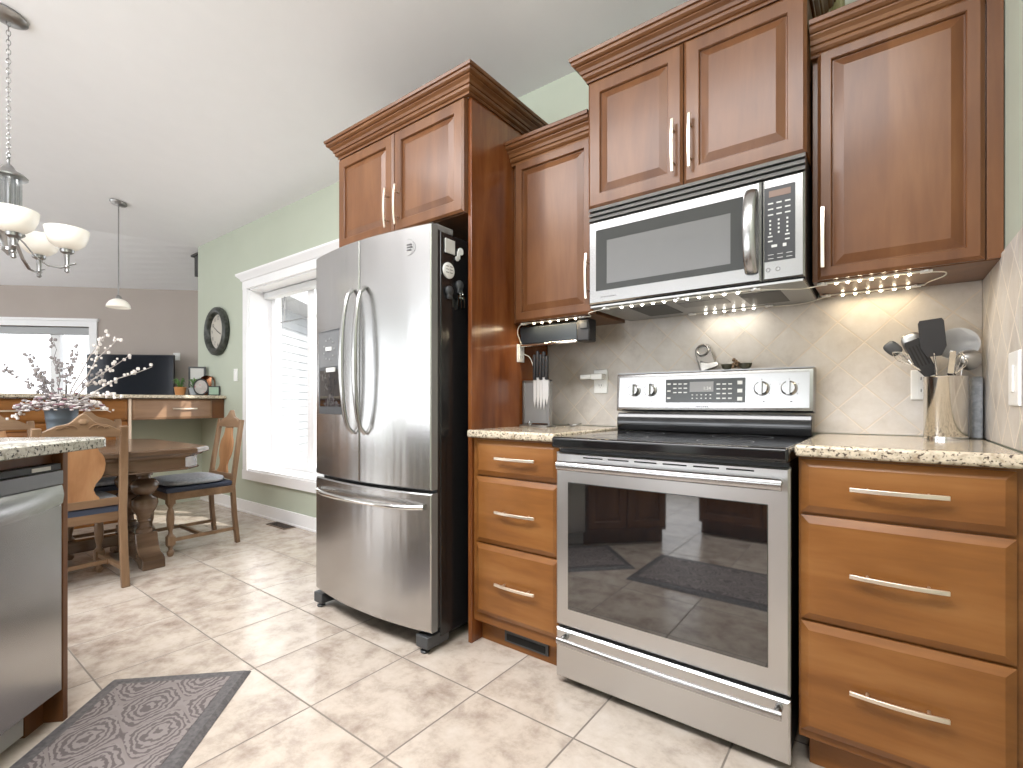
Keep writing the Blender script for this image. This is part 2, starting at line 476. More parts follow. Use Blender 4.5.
# 45 degree far wall, x - y = -9.855
TF = Matrix.Translation((-8.04, 1.81, 0)) @ Matrix.Rotation(PI / 4, 4, 'Z')    # local x along the wall, local y away
FX0, FX1, FZ0, FZ1 = -1.95, -0.09, 0.75, 2.00
b = MB(); b.T = TF
b.box(-5.6, 0, 0, FX0, 0.16, 2.9); b.box(FX1, 0, 0, 2.0, 0.16, 2.9); b.box(FX0, 0, 0, FX1, 0.16, FZ0); b.box(FX0, 0, FZ1, FX1, 0.16, 2.9)
struct('wall_far', b, 'wall_tan')
b = MB(); b.box(-12.2, -4.6, 0, -12.0, -2.1, 3.4); struct('wall_left', b, 'wall_tan')
b = MB()
for x0, x1 in ((-12.2, -10.4), (-6.4, -5.2), (-0.8, XR + 0.15)): b.box(x0, -4.6, 0, x1, -4.45, 3.4)
for x0, x1 in ((-10.4, -6.4), (-5.2, -0.8)):
    b.box(x0, -4.6, 0, x1, -4.45, 0.4); b.box(x0, -4.6, 2.5, x1, -4.45, 3.4)
struct('wall_front', b, 'wall_green')
for wn, (x0, x1) in (('added_rear_window', (-5.2, -0.8)), ('added_side_window', (-10.4, -6.4))):  # unseen windows added for the fill lights; mullions break up their reflections
    b = MB()
    for k in range(5):
        xm = x0 + .04 + (x1 - x0 - .08) * k / 4
        b.box(xm - .04, -4.50, .46, xm + .04, -4.46, 2.44)
    b.box(x0, -4.50, .40, x1, -4.46, .459); b.box(x0, -4.50, 2.441, x1, -4.46, 2.5)
    struct(wn, b, 'trim')
# ceiling
b = MB()
def quad(a, c, d, e): 
    i = b.vv([a, c, d, e]); b.face((i, i + 1, i + 2, i + 3))
quad((XR + .2, YW + .02, ceil_z(YW + .02)), (-5.86, YW + .02, ceil_z(YW + .02)), (-9.223, -1.2, 3.305), (XR + .2, -1.2, 3.305))
quad((XR + .2, -1.2, 3.305), (-9.223, -1.2, 3.305), (-9.223, -4.6, 2.69), (XR + .2, -4.6, 2.69))
A, B_, C_, D = Vector((-5.86, YW, 2.70)), Vector((-9.223, -1.2, 3.305)), Vector((-12.3, -2.445, 2.505)), Vector((-6.60, 3.255, 2.505))
N = 10
grid = []
for i in range(N + 1):
    p, q = A.lerp(B_, i / N), D.lerp(C_, i / N)
    grid.append(b.vv([p.lerp(q, j / N) for j in range(N + 1)]))
for i in range(N):
    for j in range(N):
        b.face((grid[i] + j, grid[i] + j + 1, grid[i + 1] + j + 1, grid[i + 1] + j))
quad(tuple(B_), tuple(C_), (-12.3, -4.6, 2.69), (-9.223, -4.6, 2.69))
struct('ceiling', b, 'ceiling')
# skirting and window casings
b = MB(); b.box(-5.86, YW - 0.015, 0, -1.47, YW, 0.115); b.box(-5.86, YW - 0.02, 0, -1.47, YW, 0.02)
struct('baseboard_back', b, 'trim', bevel=0.004)

# window_1: the tall window beside the fridge
b = MB()
b.box(WX0 - 0.085, YW - 0.022, WZ0, WX0, YW, WZ1)
b.box(WX1, YW - 0.022, WZ0, WX1 + 0.085, YW, WZ1)
b.box(WX0 - 0.087, YW - 0.026, WZ0 - 0.085, WX1 + 0.087, YW, WZ0 - .0005)
b.box(WX0 - 0.087, YW - 0.024, WZ1 + .0005, WX1 + 0.087, YW, WZ1 + 0.074)
molding(b, [(WX0 - 0.09, YW), (WX0 - 0.09, YW - 0.022), (WX1 + 0.09, YW - 0.022), (WX1 + 0.09, YW)],
        [(0, WZ1 + 0.075), (0.01, WZ1 + 0.08), (0.018, WZ1 + 0.10), (0.035, WZ1 + 0.115), (0.045, WZ1 + 0.13), (0.045, WZ1 + 0.145), (0, WZ1 + 0.145)])
win = struct('window_1', b, 'trim', smooth=30)
def wpart(name, bb, mat, smooth=None):
    return ob(name, bb, mat, win, smooth=smooth, local=True)
b = MB()
yo = YW + 0.2
b.box(WX0, YW, WZ0, WX0 + 0.012, yo, WZ1); b.box(WX1 - 0.012, YW, WZ0, WX1, yo, WZ1); b.box(WX0, YW, WZ1 - 0.012, WX1, yo, WZ1)
b.box(WX0, YW - 0.012, WZ0, WX1, yo, WZ0 + 0.015)
wpart('window_jamb', b, 'trim')
b = MB()
for a0, a1 in ((WX0 + .012, -4.615), (-4.05, -3.945), (-3.30, WX1 - .012)): b.box(a0, yo + .001, WZ0 + .060, a1, yo + 0.059, WZ1 - .05)
b.box(WX0 + .012, yo, WZ0 + .015, WX1 - .012, yo + 0.06, WZ0 + 0.0595); b.box(WX0 + .012, yo, WZ1 - 0.0495, WX1 - .012, yo + 0.06, WZ1 - .013)
wpart('window_frame', b, 'trim')
b = MB(); b.box(-4.61, yo + 0.03, WZ0 + .06, -4.05, yo + 0.034, WZ1 - .05); wpart('window_pane', b, 'glass')
b = MB(); b.box(-3.945, yo + 0.03, WZ0 + .06, -3.30, yo + 0.034, WZ1 - .05); wpart('window_pane', b, 'glass')
b = MB()
for a0, a1 in ((-4.61, -4.05), (-3.945, -3.30)):
    b.box(a0, yo + 0.02, 1.785, a1, yo + 0.028, 1.793)
    b.box(a0 + (.12 if a0 < -4.2 else .5), yo + 0.02, 1.793, a0 + (.128 if a0 < -4.2 else .508), yo + 0.028, WZ1 - .05)
wpart('window_grille', b, 'grey_plastic')
b = MB(); b.box(WX0 + .013, yo - 0.075, WZ1 - 0.075, WX1 - .013, yo - 0.002, WZ1 - 0.014)
tag(ob('roller_blind', b, 'blind', bevel=0.012), 'rolled-up white roller blind at the head of the tall window', 'blind')

# window_2: far window in the diagonal wall
b = MB(); b.T = TF
b.box(FX0 - .09, -.02, FZ0 - .09, FX0, .0, FZ1 + .09); b.box(FX1, -.02, FZ0 - .09, FX1 + .09, 0, FZ1 + .09)
b.box(FX0, -.02, FZ0 - .09, FX1, 0, FZ0); b.box(FX0, -.02, FZ1, FX1, 0, FZ1 + .09); b.box(FX0 - .11, -.04, FZ1 + .07, FX1 + .11, 0, FZ1 + .10)
w2 = struct('window_2', b, 'trim')
b = MB(); b.T = TF
b.box(FX0, 0.1, FZ0 + .051, FX0 + .05, .15, FZ1 - .051); b.box(FX1 - .05, 0.1, FZ0 + .051, FX1, .15, FZ1 - .051); b.box(FX0, .1, FZ0, FX1, .15, FZ0 + .05)
b.box(FX0, .1, FZ1 - .05, FX1, .15, FZ1); b.box(-0.60, .08, FZ0 + .051, -0.495, .15, FZ1 - .051); b.box(-1.34, .08, FZ0 + .051, -1.24, .15, FZ1 - .051)
ob('window_frame', b, 'trim', w2, local=True, smooth=None)
b = MB(); b.T = TF; b.box(FX0 + .05, .125, FZ0 + .05, FX1 - .05, .129, FZ1 - .05); ob('window_pane', b, 'glass', w2, local=True, smooth=None)
b = MB(); b.T = TF; b.box(FX0 + .01, .03, FZ1 - .10, FX1 - .01, .09, FZ1 - .005)
tag(ob('roller_blind', b, pm('grey_blind', (.42, .43, .44), .6), bevel=0.01), 'grey roller blind rolled up at the head of the far dining window', 'blind')

# added_skylight_frame: made-up skylight frame around the added overhead light, under the vaulted ceiling
b = MB()
for x0, y0, x1, y1 in ((-3.32, -.90, .22, -.85), (-3.32, .65, .22, .70), (-3.32, -.849, -3.25, .649), (.15, -.849, .22, .649)): b.box(x0, y0, 3.03, x1, y1, 3.30)
struct('added_skylight_frame', b, 'trim')
# half wall under the raised counter
b = MB(); b.box(-5.86, -0.6, 0, -5.76, YW, 1.065); struct('wall_partition', b, 'wall_green')
# outdoors
b = MB(); b.box(-30, 2.6, -0.6, 20, 30, -0.5); b.box(-40, -30, -.6, -12.6, 2.6, -.5)
g = struct('ground', b, pm('pale_ground', (0.62, 0.62, 0.60), 0.9))
ANG = math.atan2(.8, -.6)
TW = Matrix.Translation((-5.66, 2.50, 0)) @ Matrix.Rotation(ANG, 4, 'Z')      # local x runs away from the window, outside face at -y
b = MB(); b.T = TW
zz = -0.5
while zz < 2.25:
    b.rings([[(x, -0.014, zz), (x, 0, zz + 0.105), (x, 0.03, zz + .105), (x, 0.03, zz)] for x in (0.0, 6.0)]); zz += 0.105
hs = thing('house_wing', 'white clapboard house wing seen through the tall window', 'house', (-5.66, 2.50, -0.5))
ob('siding', b, pm('white_siding', (0.27, 0.28, 0.29), 0.6), hs, smooth=None)
b = MB(); b.T = TW; b.box(-0.0, -0.40, 2.27, 6.1, .03, 2.30); b.box(0, -.42, 2.27, 6.1, -.40, 2.42)
ob('eave', b, pm('grey_eave', (0.30, 0.30, 0.31), 0.6), hs, smooth=None)

# ------------------------------------------------------------------ backsplash
b = MB(); b.box(-1.393, YW - 0.008, 0.916, XR - 0.009, YW - 0.0005, 1.424)
o = ob('backsplash', b, 'splash_x', local=True, smooth=None); tag(o, 'diagonal beige tumbled tile backsplash behind the stove', 'backsplash')
b = MB(); b.box(XR - 0.008, 0.3, 0.916, XR - 0.0005, YW - 0.0005, 1.43)
o = ob('backsplash', b, 'splash_y', local=True, smooth=None); tag(o, 'tile backsplash on the short side wall at the picture edge, seen edge-on', 'backsplash')

# ------------------------------------------------------------------ cabinet pieces
def DOOR(f=0.052): return [(0, 0.02), (0, 0.008), (0.010, 0.0), (f, 0.0), (f + .003, 0.004), (f + .004, 0.010), (f + .007, 0.010), (f + .034, 0.001), (f + .036, 0.001)]
SLAB = [(0, 0.02), (0, 0.010), (0.020, 0.0), (0.022, 0.0)]
def pull(parent, cx, cz, L, y, vertical, local=False, mat='nickel', arch=0.008):
    b = MB()
    n = 12
    pts = []
    for i in range(n + 1):
        t = -1 + 2 * i / n
        d = y - 0.022 - arch * (1 - t * t)
        pts.append((cx, d, cz + t * L / 2) if vertical else (cx + t * L / 2, d, cz))
    b.sweep(pts, 0.0055, 0.0035, seg=4, up=(0, 1, 0))
    for t in (-0.62, 0.62):
        p = (cx, y, cz + t * L / 2) if vertical else (cx + t * L / 2, y, cz)
        q = (p[0], y - 0.026 - arch * 0.5, p[2])
        b.sweep([p, q], 0.004, 0.004, seg=8)
    return ob('handle', b, mat, parent, local=local, bevel=0.0012, smooth=40)

def door(root, x0, x1, z0, z1, y, hx=None, hz=None, L=0.19, mat='wood', local=False, f=0.052):
    b = MB(); b.loftrect(x0, x1, z0, z1, y, DOOR(f))
    d = ob('door', b, mat, root, local=local, smooth=8)
    if hx is not None: pull(d, hx, hz, L, y, True, local)
    return d
def drawer(root, x0, x1, z0, z1, y, L=0.194, mat='wood_h', local=False, rings=SLAB, cx=None, arch=0.008):
    b = MB(); b.loftrect(x0, x1, z0, z1, y, rings)
    d = ob('drawer', b, mat, root, local=local, smooth=8)
    pull(d, (x0 + x1) / 2 if cx is None else cx, (z0 + z1) / 2 + .003, L, y, False, local, arch=arch)
    return d
CROWN = lambda z: [(-0.012, z), (0.008, z), (0.010, z + 0.006), (0.008, z + 0.011), (0.013, z + 0.013), (0.020, z + 0.019), (0.022, z + 0.027), (0.020, z + 0.031), (0.026, z + 0.033),
                   (0.030, z + 0.044), (0.040, z + 0.054), (0.040, z + 0.058), (0.046, z + 0.060), (0.053, z + 0.066), (0.055, z + 0.074), (0.053, z + 0.078), (0.060, z + 0.080), (0.062, z + 0.092), (0.060, z + 0.095), (-0.012, z + 0.095)]

# over-fridge cabinet with the tall side panel
t = thing('fridge_cabinet', 'cherry wood cabinet above the fridge with two raised-panel doors and tall side panel', 'cabinet', (-1.40, 2.16, 0))
b = MB(); b.box(-2.322, 1.552, 1.84, -1.416, YW - .001, 2.335); ob('body', b, 'wood', t, bevel=0.002)
door(t, -2.322, -1.873, 1.842, 2.325, 1.53, -1.905, 1.965)
door(t, -1.868, -1.416, 1.842, 2.325, 1.53, -1.832, 1.965)
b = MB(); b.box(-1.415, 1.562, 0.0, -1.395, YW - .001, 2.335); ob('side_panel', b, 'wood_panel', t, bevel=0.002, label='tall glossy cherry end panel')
b = MB(); molding(b, [(-2.322, YW - .002), (-2.322, 1.545), (-1.395, 1.545), (-1.395, YW - .002)][::1], CROWN(2.332))
ob('crown_molding', b, 'wood_ch_h', t, smooth=12)

# narrow wall cabinet
t = thing('wall_cabinet', 'narrow single-door cherry wall cabinet between the tall panel and the microwave cabinet', 'cabinet', (-1.18, 2.16, 1.40))
b = MB(); b.box(-1.393, 1.862, 1.402, -0.962, YW - .001, 2.17); ob('body', b, 'wood', t, bevel=0.002)
door(t, -1.375, -0.966, 1.405, 2.150, 1.84, -0.985, 1.557, mat='wood', f=.040)
b = MB(); molding(b, [(-1.393, 1.85), (-0.965, 1.85)], CROWN(2.14)); ob('crown_molding', b, 'wood_ch_h', t, smooth=12)

# microwave cabinet
t = thing('wall_cabinet', 'two-door cherry wall cabinet above the microwave, raised higher and deeper than its neighbours', 'cabinet', (-0.57, 2.16, 1.81))
b = MB(); b.box(-0.952, 1.792, 1.812, -0.186, YW - .001, 2.335); ob('body', b, 'wood', t, bevel=0.002)
door(t, -0.951, -0.570, 1.812, 2.322, 1.77, -0.600, 1.952)
door(t, -0.566, -0.186, 1.812, 2.322, 1.77, -0.540, 1.952)
b = MB(); molding(b, [(-0.952, YW - .002), (-0.952, 1.785), (-0.186, 1.785), (-0.186, YW - .002)], CROWN(2.328)); ob('crown_molding', b, 'wood_ch_h', t, smooth=12)

# right wall cabinet
t = thing('wall_cabinet', 'wide single-door cherry wall cabinet beside the side wall, right of the microwave', 'cabinet', (0.04, 2.16, 1.41))
b = MB(); b.box(-0.180, 1.862, 1.418, XR - .003, YW - .012, 2.17); ob('body', b, 'wood', t, bevel=0.002)
b = MB(); b.box(0.229, 1.85, 1.42, XR - .003, 1.862, 2.16); ob('filler_strip', b, 'wood', t)
door(t, -0.164, 0.225, 1.420, 2.150, 1.838, -0.148, 1.548, L=.19, f=.036)
b = MB(); molding(b, [(-0.182, 1.85), (XR - .003, 1.85)], CROWN(2.135)); ob('crown_molding', b, 'wood_ch_h', t, smooth=12)

# base drawer units
def base_unit(root, x0, x1, label=None, fill=0.0):
    pass
t = thing('drawer_cabinet', 'three-drawer amber wood base cabinet between the fridge panel and the stove', 'cabinet', (-1.17, 2.1, 0))
b = MB(); b.box(-1.393, 1.576, 0.10, -0.958, YW - .001, 0.880); b.box(-1.393, 1.63, 0, -0.958, YW - .001, 0.10)
ob('body', b, 'wood_h', t, bevel=0.002)
for z0, z1 in ((0.727, 0.873), (0.446, 0.719), (0.145, 0.438)): drawer(t, -1.368, -0.960, z0, z1, 1.554, cx=-1.149)
b = MB(); b.box(-1.262, 1.622, 0.028, -1.046, 1.6295, 0.092); b.m = 1
b.box(-1.25, 1.6195, 0.036, -1.06, 1.622, 0.062)
gr = ob('toe_kick_vent', b, ['charcoal', 'dark_void'], t, label='dark heating register cut into the toe kick')
t = thing('drawer_cabinet', 'three-drawer amber wood base cabinet under the right counter', 'cabinet', (0.04, 2.1, 0))
b = MB(); b.box(-0.185, 1.576, 0.10, XR - .003, YW - .001, 0.880); b.box(-0.165, 1.63, 0, XR - .003, YW - .001, 0.10)
ob('body', b, 'wood_h', t, bevel=0.002)
for z0, z1 in ((0.728, 0.873), (0.435, 0.719), (0.127, 0.427)): drawer(t, -0.178, 0.243, z0, z1, 1.554, cx=0.031)

# counters
def counter(x0, x1, label, y0=1.527, z1=0.914, t_=0.032):
    b = MB(); b.box(x0, y0, z1 - t_, x1, YW - .009, z1)
    return tag(ob('countertop', b, 'granite', bevel=0.009, seg=3), label, 'countertop')
counter(-1.393, -0.962, 'short beige granite countertop left of the stove')
counter(-0.190, XR - .009, 'beige speckled granite countertop right of the stove under the utensils')

# ------------------------------------------------------------------ range
t = thing('stove', 'freestanding stainless steel electric range with black glass cooktop', 'stove', (-0.575, 1.9, 0))
b = MB(); b.box(-0.950, 1.555, 0.035, -0.204, 2.12, 0.862); ob('body', b, 'black', t, bevel=0.003)
b = MB(); b.box(-0.955, 1.499, 0.864, -0.198, 2.10, 0.905); ob('cooktop', b, 'black_gloss', t, bevel=0.010, seg=4)
b = MB()
for cx, cy, r in ((-0.76, 1.66, .10), (-0.40, 1.66, .085), (-0.76, 1.90, .075), (-0.40, 1.90, .10)):
    b = MB(); b.lathe([(r, 0), (r, .0004), (r - .002, .0004), (r - .002, 0)], (cx, cy, 0.9052), 40, cap0=False, cap1=False)
    ob('burner_ring', b, 'charcoal', t, label='thin grey burner circle printed on the cooktop')
b = MB(); b.rings([[(x, 2.042, 0.906), (x, 2.036, 0.93), (x, 2.036, 0.955), (x, 2.050, 0.983), (x, 2.12, 0.983), (x, 2.12, 0.906)] for x in (-0.947, -0.198)]); ob('backguard_riser', b, 'black_gloss', t, bevel=0.003)
b = MB()
TB = Matrix.Translation((0, 2.065, 0.992)) @ Matrix.Rotation(math.radians(-4), 4, 'X')
b.T = TB
b.loftrect(-0.968, -0.192, 0, 0.166, 0, [(0, 0.05), (0, 0.012), (0.006, 0.003), (0.016, 0.0), (0.018, 0)])
cp = ob('control_panel', b, 'steel', t, smooth=25)
b = MB(); b.T = TB; b.box(-0.965, .012, .1665, -0.195, 0.05, .170); ob('trim_cap', b, 'nickel_dark', cp)
b = MB(); b.T = TB; b.box(-0.737, -0.0025, 0.036, -0.424, 0.002, 0.134)
b.m = 1
for i in range(3):
    for j in range(3): b.box(-0.705 + i * .022, -0.0032, 0.112 - j * .018, -0.691 + i * .022, -.002, 0.1165 - j * .018)
for i in range(5):
    for j in range(2): b.box(-0.628 + i * .018, -0.0032, 0.052 + j * .014, -0.622 + i * .018, -.002, 0.0555 + j * .014)
for i in range(3):
    for j in range(4): b.box(-0.530 + i * .022, -0.0032, 0.108 - j * .019, -0.516 + i * .022, -.002, 0.1125 - j * .019)
for j in range(3): b.box(-0.452, -0.0032, 0.108 - j * .032, -0.434, -.002, 0.122 - j * .032)
for j in range(3): b.box(-0.730, -0.0032, 0.112 - j * .03, -0.716, -.002, 0.118 - j * .03)
b.m = 2; b.box(-0.636, -0.003, 0.080, -0.542, -.002, 0.122)
b.m = 1
T0 = b.T
b.text('1:34', 0.018, TB.inverted() @ TB @ Matrix.Translation((-0.567, -0.0034, 0.094)) @ Matrix.Rotation(PI / 2, 4, 'X'))
ob('display', b, ['mw_frame', 'ink', 'grey_plastic'], cp, smooth=None, label='dark touch display with pale key legends')
for kx in (-0.880, -0.805, -0.366, -0.274):
    b = MB(); b.T = TB
    b.lathe([(.028, 0.0), (.028, -.004), (.024, -.006), (.024, -.018), (.021, -.022), (.0, -.022)], (kx, 0, .090), 28, 'y', cap1=True)
    b.box(kx - .0055, -.034, .090 - .025, kx + .0055, -.018, .090 + .025)
    ob('knob', b, 'steel', cp, smooth=30)
for kx in (-0.880, -0.805, -0.366, -0.274):
    b = MB(); b.T = TB
    for a in (-2.2, -1.1, 0, 1.1, 2.2):
        x, z = kx + .034 * math.sin(a), .090 + .034 * math.cos(a)
        b = MB(); b.T = TB; b.box(x - .0014, -.0008, z - .0014, x + .0014, .001, z + .0014)
        ob('dial_mark', b, 'ink_dark', cp, smooth=None)
    b = MB(); b.T = TB; b.box(kx + .004, -.0008, .038, kx + .011, .001, .041)
    ob('dial_symbol', b, 'ink_dark', cp, smooth=None)
b = MB(); b.T = TB
for i in range(7): b.box(-0.612 + i * .0075, -.0008, .018, -0.6075 + i * .0075, .001, .024)
ob('badge', b, 'ink_dark', cp, smooth=None, label='tiny printed brand mark, not legible')
b = MB(); b.loftrect(-0.953, -0.200, 0.218, 0.848, 1.530, [(0, 0.025), (0, 0.006), (0.006, 0.0), (0.008, 0)])
dr = ob('oven_door', b, 'steel_oven', t, bevel=0.0, smooth=20)
b = MB(); b.box(-0.902, 1.5275, 0.283, -0.254, 1.532, 0.742); ob('window', b, 'glass_black', dr, bevel=0.002, label='smoked black oven window')
for i in range(6):
    b = MB(); b.box(-0.84 + i * .095, 1.5293, 0.831, -0.765 + i * .095, 1.5305, 0.8355); ob('vent_slot', b, 'dark_void', dr, smooth=None)
def bar_handle(parent, x0, x1, z, y, r, bow=0.012, mat='steel'):
    b = MB()
    n = 14
    pts = [(x0 + (x1 - x0) * i / n, y - 0.048 - bow * (1 - (2 * i / n - 1) ** 2), z) for i in range(n + 1)]
    b.sweep(pts, r * .7, r, seg=14)
    for x in (x0 + .012, x1 - .012): b.sweep([(x, y, z), (x, y - .046, z)], .010, .010, seg=10)
    return ob('handle', b, mat, parent, smooth=50)
bar_handle(dr, -0.918, -0.214, 0.806, 1.53, 0.0165, bow=.004)
b = MB(); b.loftrect(-0.953, -0.200, 0.030, 0.206, 1.530, [(0, 0.025), (0, 0.006), (0.006, 0.0), (0.008, 0)])
wd = ob('warming_drawer', b, 'steel_oven', t, smooth=20)
bar_handle(wd, -0.918, -0.214, 0.186, 1.53, 0.012, bow=.006)
for x in (-.92, -.24):
    for y in (1.6, 2.05): b = MB(); b.cyl((x, y, 0), .014, .036, 12); ob('foot', b, 'black', t)

# ------------------------------------------------------------------ microwave
t = thing('microwave', 'stainless over-the-range microwave mounted above the stove', 'microwave', (-0.56, 1.95, 1.412))
b = MB(); b.box(-0.934, 1.772, 1.414, -0.190, YW - .012, 1.808); ob('body', b, 'black', t, bevel=0.002)
b = MB()
for i in range(3):
    z = 1.747 + i * 0.0195
    b.rings([[(x, 1.772, z), (x, 1.747, z + .002), (x, 1.750 + .004, z + 0.016), (x, 1.772, z + 0.0185)] for x in (-0.934, -0.188)])
ob('vent_louvre', b, 'steel_dull', t, smooth=None, label='three-slat steel vent grille')
b = MB(); b.loftrect(-0.934, -0.310, 1.418, 1.744, 1.745, [(0, 0.026), (0, 0.006), (0.006, 0.0), (0.008, 0)])
dr = ob('door', b, 'steel', t, smooth=20)
b = MB(); b.loftrect(-0.900, -0.362, 1.468, 1.706, 1.7425, [(0, .004), (0, 0), (.045, 0.0), (.046, 0.001)])
ob('window_border', b, 'mw_frame', dr, smooth=None)
b = MB(); b.box(-0.853, 1.7415, 1.491, -0.402, 1.7432, 1.660); ob('window', b, 'mw_glass', dr, smooth=None)
b = MB()
pts = [(-0.338, 1.745 - 0.006 - 0.042 * math.sin(PI * i / 16) ** 0.6, 1.452 + 0.262 * i / 16) for i in range(17)]
b.sweep(pts, 0.020, 0.009, seg=14, up=(0, 1, 0))
ob('handle', b, 'steel', dr, smooth=60)
b = MB(); b.loftrect(-0.306, -0.188, 1.418, 1.744, 1.745, [(0, 0.026), (0, 0.006), (0.006, 0.0), (0.008, 0)])
cp = ob('control_panel', b, 'steel', t, smooth=20)
b = MB(); b.box(-0.300, 1.7435, 1.478, -0.214, 1.7455, 1.714)
b.m = 1; b.box(-0.287, 1.7425, 1.682, -0.226, 1.744, 1.702)
b.m = 2
for j in range(3):
    for i in range(3): b.box(-0.290 + i * .024, 1.7428, 1.660 - j * .018, -0.275 + i * .024, 1.744, 1.664 - j * .018)
for j in range(4):
    for i in range(3): b.box(-0.286 + i * .024, 1.7428, 1.604 - j * .013, -0.281 + i * .024, 1.744, 1.610 - j * .013)
for j in range(2):
    for i in (0, 2): b.box(-0.290 + i * .024, 1.7428, 1.555 - j * .015, -0.277 + i * .024, 1.744, 1.559 - j * .015)
b.box(-0.280, 1.7428, 1.522, -0.264, 1.744, 1.530); b.box(-0.248, 1.7428, 1.520, -0.238, 1.744, 1.530)
for j in range(2):
    for i in range(3): b.box(-0.290 + i * .026, 1.7428, 1.498 - j * .012, -0.274 + i * .026, 1.744, 1.4995 - j * .012)
ob('keypad', b, ['black', 'display_amber', 'ink'], cp, smooth=None, label='black keypad with pale legends and brown display')
for x in (-0.290, -0.262):
    b = MB(); b.lathe([(.007, 0), (.007, -.001), (.0045, -.001), (.0045, 0)], (x, 1.745, 1.452), 20, 'y', cap0=False, cap1=False)
    ob('badge_ring', b, 'grey_plastic', cp)
b = MB()
for i in range(10): b.box(-0.880 + i * .0065, 1.7442, 1.440, -0.8755 + i * .0065, 1.7455, 1.4445)
ob('badge', b, 'grey_plastic', dr, smooth=None, label='tiny printed brand mark, not legible')
b = MB(); b.box(-0.930, 1.752, 1.404, -0.192, YW - .03, 1.414)
un_ = ob('underside', b, 'steel_dull', t, bevel=0.002)
b = MB()
fm = pm('filter_mesh', (0.10, 0.10, 0.10), .5, .8)
for x0, x1 in ((-0.80, -0.66), (-0.40, -0.27)):
    b = MB(); b.box(x0, 1.84, 1.4025, x1, 2.06, 1.404); ob('grease_filter', b, fm, un_, label='dark mesh grease filter')
b = MB(); b.box(-0.62, 1.86, 1.4022, -0.45, 1.96, 1.404); ob('lamp_lens', b, 'grey_plastic', un_)

# ------------------------------------------------------------------ refrigerator
t = thing('refrigerator', 'stainless french-door refrigerator with ice dispenser and black sides', 'refrigerator', (-1.88, 1.75, 0))
b = MB(); b.box(-2.292, 1.445, 0.055, -1.462, 2.10, 1.742); ob('body', b, 'black_side', t, bevel=0.004)
FX0_, FX1_ = -2.292, -1.458
def fy(x, bow=0.055, base=1.385):
    c = (FX0_ + FX1_) / 2; h = (FX1_ - FX0_) / 2
    return base - 0.8 * bow * (1 - ((x - c) / h) ** 2)
def fdoor(name, x0, x1, z0, z1, parent, mat='steel_fridge', hole=None):
    b = MB()
    n = 16
    rs = []
    back = 1.424
    xs = [x0 + (x1 - x0) * i / n for i in range(n + 1)]
    if hole is None:
        for z, ins in ((z0, .006), (z0 + .006, 0), (z1 - .006, 0), (z1, .006)):
            ring = [(x, fy(x) + ins, z) for x in xs]
            ring[0] = (x0, fy(x0) + .003 + ins, z); ring[-1] = (x1, fy(x1) + .004 + ins, z)
            ring.insert(1, (x0 + .002, fy(x0 + .002) + ins, z)); ring.insert(-1, (x1 - .004, fy(x1 - .004) + ins, z))
            ring += [(x1, back, z), (x0, back, z)]
            rs.append(ring)
        b.rings(rs)
    nr = len(b.f) 
    for q, f in enumerate(b.f):
        xs_ = [b.v[i_].x for i_ in f]
        if len(f) == 4 and max(xs_) - min(xs_) < 1e-4: b.mi[q] = 1
    return ob(name, b, [mat, 'door_edge'], parent, smooth=30)
ZS = 0.662
ld = fdoor('door', FX0_, -1.874, ZS + .008, 1.760, t)
rd = fdoor('door', -1.866, FX1_, ZS + .008, 1.760, t)
fz = fdoor('freezer_drawer', FX0_, FX1_, 0.088, ZS - .006, t)
b = MB(); b.box(FX0_ + .01, 1.424, 0.095, FX1_ - .006, 1.4445, 1.745); ob('door_gasket', b, 'black', t)
# bow handles
def bow_handle(parent, x, side):
    b = MB(); n = 24; pts = []; rad = []
    for i in range(n + 1):
        tt = -1 + 2 * i / n
        z = 1.215 + tt * 0.325
        a = math.sqrt(max(0, 1 - tt * tt))
        pts.append((x + side * 0.004 * (1 - tt * tt), fy(x) - 0.005 - 0.058 * a ** 0.9, z))
        rad.append(0.75 + 0.35 * (1 - abs(tt)))
    b.sweep(pts, 0.015, 0.012, seg=14, up=(0, 1, 0), radii=rad)
    return ob('handle', b, 'steel', parent, smooth=60)
bow_handle(ld, -1.912, -1); bow_handle(rd, -1.824, 1)
b = MB(); n = 20; pts = []
for i in range(n + 1):
    tt = -1 + 2 * i / n; x = -1.862 + tt * .372
    pts.append((x, fy(x) - .006 - .045 * (1 - abs(tt) ** 5) ** .8, .600))
b.sweep(pts, 0.013, 0.011, seg=12); ob('handle', b, 'chrome', fz, smooth=60)
# dispenser
b = MB()
def plate(bb, x0, x1, z0, z1, off, th=.004, n=6):
    ring = []
    xs = [x0 + (x1 - x0) * i / n for i in range(n + 1)]
    rs = []
    for z in (z0, z1):
        rs.append([(x, fy(x) - off, z) for x in xs] + [(x, fy(x) - off + th, z) for x in reversed(xs)])
    bb.rings(rs)
plate(b, -2.250, -1.998, 0.972, 1.378, .003)
dp = ob('dispenser', b, 'charcoal', ld, bevel=.002, label='dark grey water and ice dispenser')
b = MB(); plate(b, -2.238, -2.010, 1.200, 1.368, .0055); ob('dispenser_panel', b, pm('dispenser_grey', (.15, .155, .16), .25), dp)
b = MB(); plate(b, -2.230, -2.018, 1.010, 1.185, .005); ob('dispenser_recess', b, 'glass_black', dp)
b = MB(); plate(b, -2.15, -2.06, 1.175, 1.195, .010); ob('dispenser_spout', b, 'ink', dp)
for k in range(9):
    a = 2 * PI * k / 9
    x, z = -2.125 + .055 * math.cos(a), 1.285 + .05 * math.sin(a)
    b = MB(); b.box(x - .006, fy(x) - .0075, z - .004, x + .006, fy(x) - .004, z + .004)
    ob('dispenser_button', b, 'grey_plastic', dp, smooth=None)
